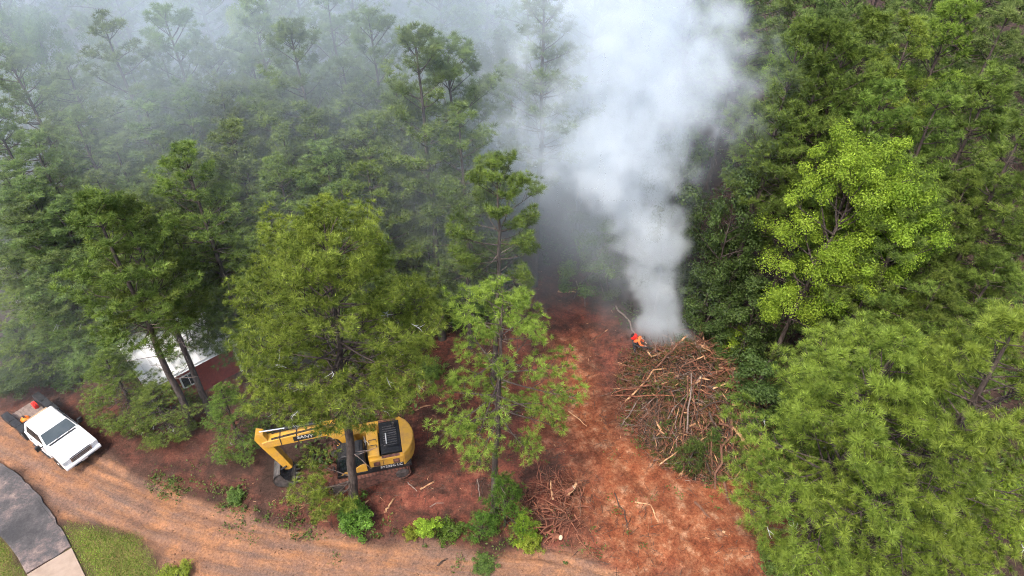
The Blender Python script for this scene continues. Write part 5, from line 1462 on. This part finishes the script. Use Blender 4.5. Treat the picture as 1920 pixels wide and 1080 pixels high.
def leaf_scatter(name, x, y, per, spread, height, size, m, label, cat):
    n = len(x)
    c = np.repeat(np.stack([x, y, ground_z(x, y, False)], 1), per, 0)
    sc = np.repeat(cg.uniform(0.4, 1.3, n), per)[:, None]
    off = cg.normal(size=(n * per, 3)) * np.array([spread, spread, 0]) * sc
    off[:, 2] = np.abs(cg.normal(size=n * per)) * height * sc[:, 0] + 0.02
    nr = cg.normal(size=(n * per, 3)) * 0.6 + np.array([0, 0, 1.0]); nr /= np.linalg.norm(nr, axis=1)[:, None]
    ti = np.clip(np.repeat(cg.normal(0.45, 0.2, n), per) + cg.normal(0, 0.12, n * per), 0, 1)
    tag(link(name, leaf_mesh(name, c + off, nr, size * cg.uniform(0.6, 1.4, n * per), ti, cg), None, m), label, cat, kind='stuff')
def weed_prob(x, y):
    road, clay, rust, lawn, yard = ground_fields(x, y)
    return np.clip((clay * 0.5 + 0.15 * yard + 0.12 * road) * (vnoise(x, y, 2.6, 23, 2) > 0.55) * (1 - 0.7 * road), 0, 1)
x, y = scatter(1500, -18, 18, 15, 42, weed_prob)
leaf_scatter('weeds', x, y, 14, 0.16, 0.09, 0.10, M['weed'], 'small green weeds sprouting on the cleared ground', 'weeds')
def bank_prob(x, y):
    d, s, a = pline_sd(x, y, gpoly([(300, 900), (430, 948), (560, 985), (700, 1008), (850, 1014), (990, 1026)]))
    return np.exp(-(d / 0.8) ** 2) * (vnoise(x, y, 1.2, 29, 2) > 0.45)
x, y = scatter(1300, -22, 2, 16, 26, bank_prob)
leaf_scatter('bank_weeds', x, y, 18, 0.20, 0.16, 0.11, M['weed'], 'strip of low weeds along the upper edge of the road', 'weeds')
def forest_prob(x, y):
    road, clay, rust, lawn, yard = ground_fields(x, y)
    return np.clip((1 - clay) * (1 - road) * (1 - lawn) * (1 - yard) * (poly_sd(x, y, gpoly([(-500, 560), (-200, 690), (60, 735), (300, 820), (470, 900), (480, 960), (900, 1000), (900, 1400), (-900, 1400)])) < 0) * (0.35 + 0.65 * (vnoise(x, y, 3.0, 37, 2) > 0.45)), 0, 1)
x, y = scatter(7500, -56, 60, 20, 95, forest_prob)
leaf_scatter('undergrowth', x, y, 20, 0.45, 0.45, 0.24, M['broad_dark'], 'dark leafy undergrowth on the forest floor', 'undergrowth')
def blades():
    def prob(x, y):
        road, clay, rust, lawn, yard = ground_fields(x, y)
        asp = poly_sd(x, y, gpoly([(-300, 760), (-60, 838), (0, 868), (70, 925), (134, 1026), (158, 1075), (195, 1160), (85, 1180), (50, 1076), (0, 1005), (-300, 850)]))
        return lawn * (asp < -0.02) * np.clip(0.35 + vnoise(x, y, 0.8, 61, 2), 0, 1)
    x, y = scatter(60000, -30, -15, 13.5, 19.5, prob)
    n = len(x); z = ground_z(x, y)
    a = cg.uniform(0, 6.283, n); w = 0.012; h = cg.uniform(0.05, 0.13, n)
    s = np.stack([np.cos(a) * w, np.sin(a) * w, a * 0], 1); p = np.stack([x, y, z], 1)
    tip = p + np.stack([cg.normal(0, 0.05, n), cg.normal(0, 0.05, n), h], 1)
    Vv = np.stack([p - s, p + s, tip], 1).reshape(-1, 3)
    ti = np.repeat(np.clip(vnoise(x, y, 1.1, 67, 3) * 1.4 - 0.3 + cg.normal(0, 0.15, n), 0, 0.9), 3)
    tag(link('grass', np_mesh('grass', Vv, np.arange(len(Vv)).reshape(-1, 3), {'tint': ti}), None, M['grass']), 'short lawn grass beside the asphalt drive', 'grass', kind='stuff')
blades()


# ------------------------------------------------------------------ smoke
def smoke_volume(name, label, lo, hi, res, field, density, color, aniso=0.2):
    ng = bpy.data.node_groups.new(name, 'GeometryNodeTree')
    ng.interface.new_socket('Geometry', in_out='OUTPUT', socket_type='NodeSocketGeometry')
    nt = ng
    vc = nt.nodes.new('GeometryNodeVolumeCube')
    vc.inputs['Min'].default_value = lo; vc.inputs['Max'].default_value = hi
    for k, r_ in zip('XYZ', res): vc.inputs['Resolution ' + k].default_value = r_
    nt.links.new(field(nt), vc.inputs['Density'])
    m, mt, b, out = mat(name)
    mt.nodes.remove(b)
    pv = mt.nodes.new('ShaderNodeVolumePrincipled')
    pv.inputs['Color'].default_value = (*color, 1)
    pv.inputs['Density'].default_value = density
    pv.inputs['Anisotropy'].default_value = aniso
    mt.links.new(pv.outputs[0], out.inputs['Volume'])
    sm = nt.nodes.new('GeometryNodeSetMaterial'); sm.inputs['Material'].default_value = m
    nt.links.new(vc.outputs[0], sm.inputs[0])
    go = nt.nodes.new('NodeGroupOutput'); nt.links.new(sm.outputs[0], go.inputs[0])
    me = bpy.data.meshes.new(name)
    me.materials.append(m)
    o = bpy.data.objects.new(name, me); C.objects.link(o)
    md = o.modifiers.new('smoke', 'NODES'); md.node_group = ng
    return tag(o, label, 'smoke', kind='stuff')

def N_xyz(nt):
    p = nt.nodes.new('GeometryNodeInputPosition'); s = nt.nodes.new('ShaderNodeSeparateXYZ')
    nt.links.new(p.outputs[0], s.inputs[0]); return p.outputs[0], s.outputs
def N_noise(nt, vec, scale, detail=4, rough=0.55, dist=0.0, shift=(0, 0, 0), stretch=(1, 1, 1)):
    mp = nt.nodes.new('ShaderNodeVectorMath'); mp.operation = 'MULTIPLY_ADD'
    nt.links.new(vec, mp.inputs[0]); mp.inputs[1].default_value = stretch; mp.inputs[2].default_value = shift
    n = nt.nodes.new('ShaderNodeTexNoise')
    n.inputs['Scale'].default_value = scale; n.inputs['Detail'].default_value = detail; n.inputs['Roughness'].default_value = rough; n.inputs['Distortion'].default_value = dist
    nt.links.new(mp.outputs[0], n.inputs['Vector']); return n
def N_map(nt, x, a, b, c=0.0, d=1.0, smooth=True):
    m = nt.nodes.new('ShaderNodeMapRange'); m.interpolation_type = 'SMOOTHSTEP' if smooth else 'LINEAR'
    nt.links.new(x, m.inputs[0])
    for k, v_ in zip((1, 2, 3, 4), (a, b, c, d)): m.inputs[k].default_value = v_
    return m.outputs[0]
def N_curve(nt, x, pts, lo, hi):
    """value along a smooth curve: pts are (x in 0..1, value), values between lo and hi"""
    c = nt.nodes.new('ShaderNodeFloatCurve')
    cv = c.mapping.curves[0]
    while len(cv.points) < len(pts): cv.points.new(0.5, 0.5)
    for p, (a, v_) in zip(cv.points, pts): p.location = (a, (v_ - lo) / (hi - lo)); p.handle_type = 'AUTO'
    c.mapping.update()
    nt.links.new(x, c.inputs['Value'])
    return math_n(nt, 'ADD', math_n(nt, 'MULTIPLY', c.outputs[0], hi - lo), lo)

FIRE = gp(1250, 640)
PZ = 28.0
def axis_pts(rows):
    """(pixel u, pixel v, half width in px, distance behind the fire) -> height, x, y, radius"""
    out = []
    for u, v, w, back in rows:
        y = FIRE.y + back
        a, b = (u - 960) / FOC, (540 - v) / FOC
        dy, dz = math.cos(PITCH) + b * math.sin(PITCH), -math.sin(PITCH) + b * math.cos(PITCH)
        t = y / dy
        out.append((CAM_H + dz * t, a * t, y, w / FOC * t))
    return out
rows = axis_pts([(1240, 645, 58, 0), (1234, 590, 56, 0.3), (1230, 520, 62, 0.6), (1220, 440, 82, 1.0), (1180, 360, 112, 1.5), (1145, 280, 165, 2.0), (1165, 190, 210, 2.6),
                 (1185, 100, 235, 3.2), (1175, 10, 235, 4.0), (1140, -90, 270, 5.0)])
def plume_field(nt):
    pos, (x, y, z) = N_xyz(nt)
    w = N_noise(nt, pos, 0.16, 2, 0.5, 0.0, (3, 7, 1))
    w2 = N_noise(nt, pos, 0.55, 3, 0.55, 0.0, (13, 2, 5))
    zn = math_n(nt, 'DIVIDE', z, PZ, True)
    cz = [(max(0, r[0]) / PZ, r) for r in rows]
    cx = N_curve(nt, zn, [(t, r[1]) for t, r in cz], 0, 14)
    cy = N_curve(nt, zn, [(t, r[2]) for t, r in cz], 30, 42)
    rr = N_curve(nt, zn, [(t, r[3]) for t, r in cz], 0, 10)
    s1 = nt.nodes.new('ShaderNodeSeparateXYZ'); nt.links.new(w.outputs[1], s1.inputs[0])
    s2 = nt.nodes.new('ShaderNodeSeparateXYZ'); nt.links.new(w2.outputs[1], s2.inputs[0])
    def disp(i):
        big = math_n(nt, 'MULTIPLY', math_n(nt, 'SUBTRACT', s1.outputs[i], 0.5), 1.0)
        small = math_n(nt, 'MULTIPLY', math_n(nt, 'SUBTRACT', s2.outputs[i], 0.5), 1.35)
        return math_n(nt, 'MULTIPLY', math_n(nt, 'ADD', big, small), rr)
    dx = math_n(nt, 'ADD', math_n(nt, 'SUBTRACT', x, cx), disp(0))
    dy = math_n(nt, 'MULTIPLY', math_n(nt, 'ADD', math_n(nt, 'SUBTRACT', y, cy), disp(1)), 1.25)
    q = math_n(nt, 'DIVIDE', math_n(nt, 'SQRT', math_n(nt, 'ADD', math_n(nt, 'MULTIPLY', dx, dx), math_n(nt, 'MULTIPLY', dy, dy))), rr)
    base = N_map(nt, q, 1.35, 0.25)
    det = N_noise(nt, pos, 0.34, 3, 0.55, 0.8, (1, 4, 9), (1, 1, 0.8))
    fin = N_noise(nt, pos, 1.05, 4, 0.6, 0.9, (5, 2, 3), (1, 1, 0.8))
    nn = math_n(nt, 'ADD', math_n(nt, 'MULTIPLY', math_n(nt, 'SUBTRACT', det.outputs[0], 0.5), 2.6), math_n(nt, 'MULTIPLY', math_n(nt, 'SUBTRACT', fin.outputs[0], 0.5), 1.7))
    d = N_map(nt, math_n(nt, 'ADD', math_n(nt, 'MULTIPLY', base, 1.3), math_n(nt, 'SUBTRACT', nn, 0.42)), 0.0, 0.75)
    d = math_n(nt, 'MULTIPLY', d, N_map(nt, base, 0.0, 0.25))
    dens = N_curve(nt, zn, [(0, 0.25), (0.12, 0.60), (0.32, 0.50), (0.5, 0.27), (0.75, 0.18), (1.0, 0.09)], 0, 1)
    left = N_map(nt, math_n(nt, 'DIVIDE', dx, rr), -2.8, -0.1)
    right = N_map(nt, math_n(nt, 'DIVIDE', dx, rr), 1.15, 0.3)
    fringe = math_n(nt, 'MULTIPLY', math_n(nt, 'MULTIPLY', left, right), N_map(nt, math_n(nt, 'ABSOLUTE', math_n(nt, 'DIVIDE', dy, rr)), 1.5, 0.3))
    fringe = math_n(nt, 'MULTIPLY', math_n(nt, 'MULTIPLY', fringe, N_map(nt, nn, -0.5, 0.7)), 0.22)
    d = math_n(nt, 'MULTIPLY', math_n(nt, 'MAXIMUM', d, fringe), dens)
    return math_n(nt, 'MULTIPLY', d, N_map(nt, z, 0.1, 1.2))
smoke_volume('smoke_plume', 'thick white smoke column rising from the burning brush pile', (-1.5, 26, 0), (18.5, 46, PZ), (90, 90, 126), plume_field, 1.05, (0.90, 0.955, 1.0), 0.0)

def drift_field(nt):
    pos, (x, y, z) = N_xyz(nt)
    n1 = N_noise(nt, pos, 0.085, 4, 0.6, 0.5, (2, 5, 3), (1, 1, 1.3))
    n2 = N_noise(nt, pos, 0.26, 4, 0.6, 0.4, (9, 1, 4), (1, 1, 1.2))
    puff = N_map(nt, math_n(nt, 'ADD', math_n(nt, 'MULTIPLY', n1.outputs[0], 0.75), math_n(nt, 'MULTIPLY', n2.outputs[0], 0.25)), 0.44, 0.59)
    puff = math_n(nt, 'ADD', math_n(nt, 'MULTIPLY', puff, 0.95), 0.05)
    # thick over the left forest, fading towards the clearing and the camera
    zone = math_n(nt, 'MULTIPLY', N_map(nt, y, 24, 37), N_map(nt, x, 14, 4))
    zone = math_n(nt, 'MULTIPLY', math_n(nt, 'MULTIPLY', zone, N_map(nt, z, 27, 18)), N_map(nt, z, 2, 14, 0.25, 1.0))
    near = math_n(nt, 'MULTIPLY', N_map(nt, x, -5, -16), math_n(nt, 'MULTIPLY', N_map(nt, y, 19, 30), N_map(nt, z, 19, 6)))
    # veil hanging behind the fire over the back of the clearing
    ex = math_n(nt, 'DIVIDE', math_n(nt, 'SUBTRACT', x, 4.5), 6.0); ey = math_n(nt, 'DIVIDE', math_n(nt, 'SUBTRACT', y, 38.0), 5.0)
    er = math_n(nt, 'SQRT', math_n(nt, 'ADD', math_n(nt, 'MULTIPLY', ex, ex), math_n(nt, 'MULTIPLY', ey, ey)))
    veil = math_n(nt, 'MULTIPLY', N_map(nt, er, 1.15, 0.2), N_map(nt, z, 22, 8))
    t = math_n(nt, 'ADD', math_n(nt, 'MULTIPLY', zone, 0.55), math_n(nt, 'ADD', math_n(nt, 'MULTIPLY', near, 0.10), math_n(nt, 'MULTIPLY', veil, 0.75)))
    return math_n(nt, 'MULTIPLY', t, puff)
smoke_volume('drifting_smoke', 'thin bluish smoke drifting through the forest on the left', (-52, 18, 0), (16, 72, 28), (50, 40, 21), drift_field, 0.13, (0.84, 0.925, 1.0))
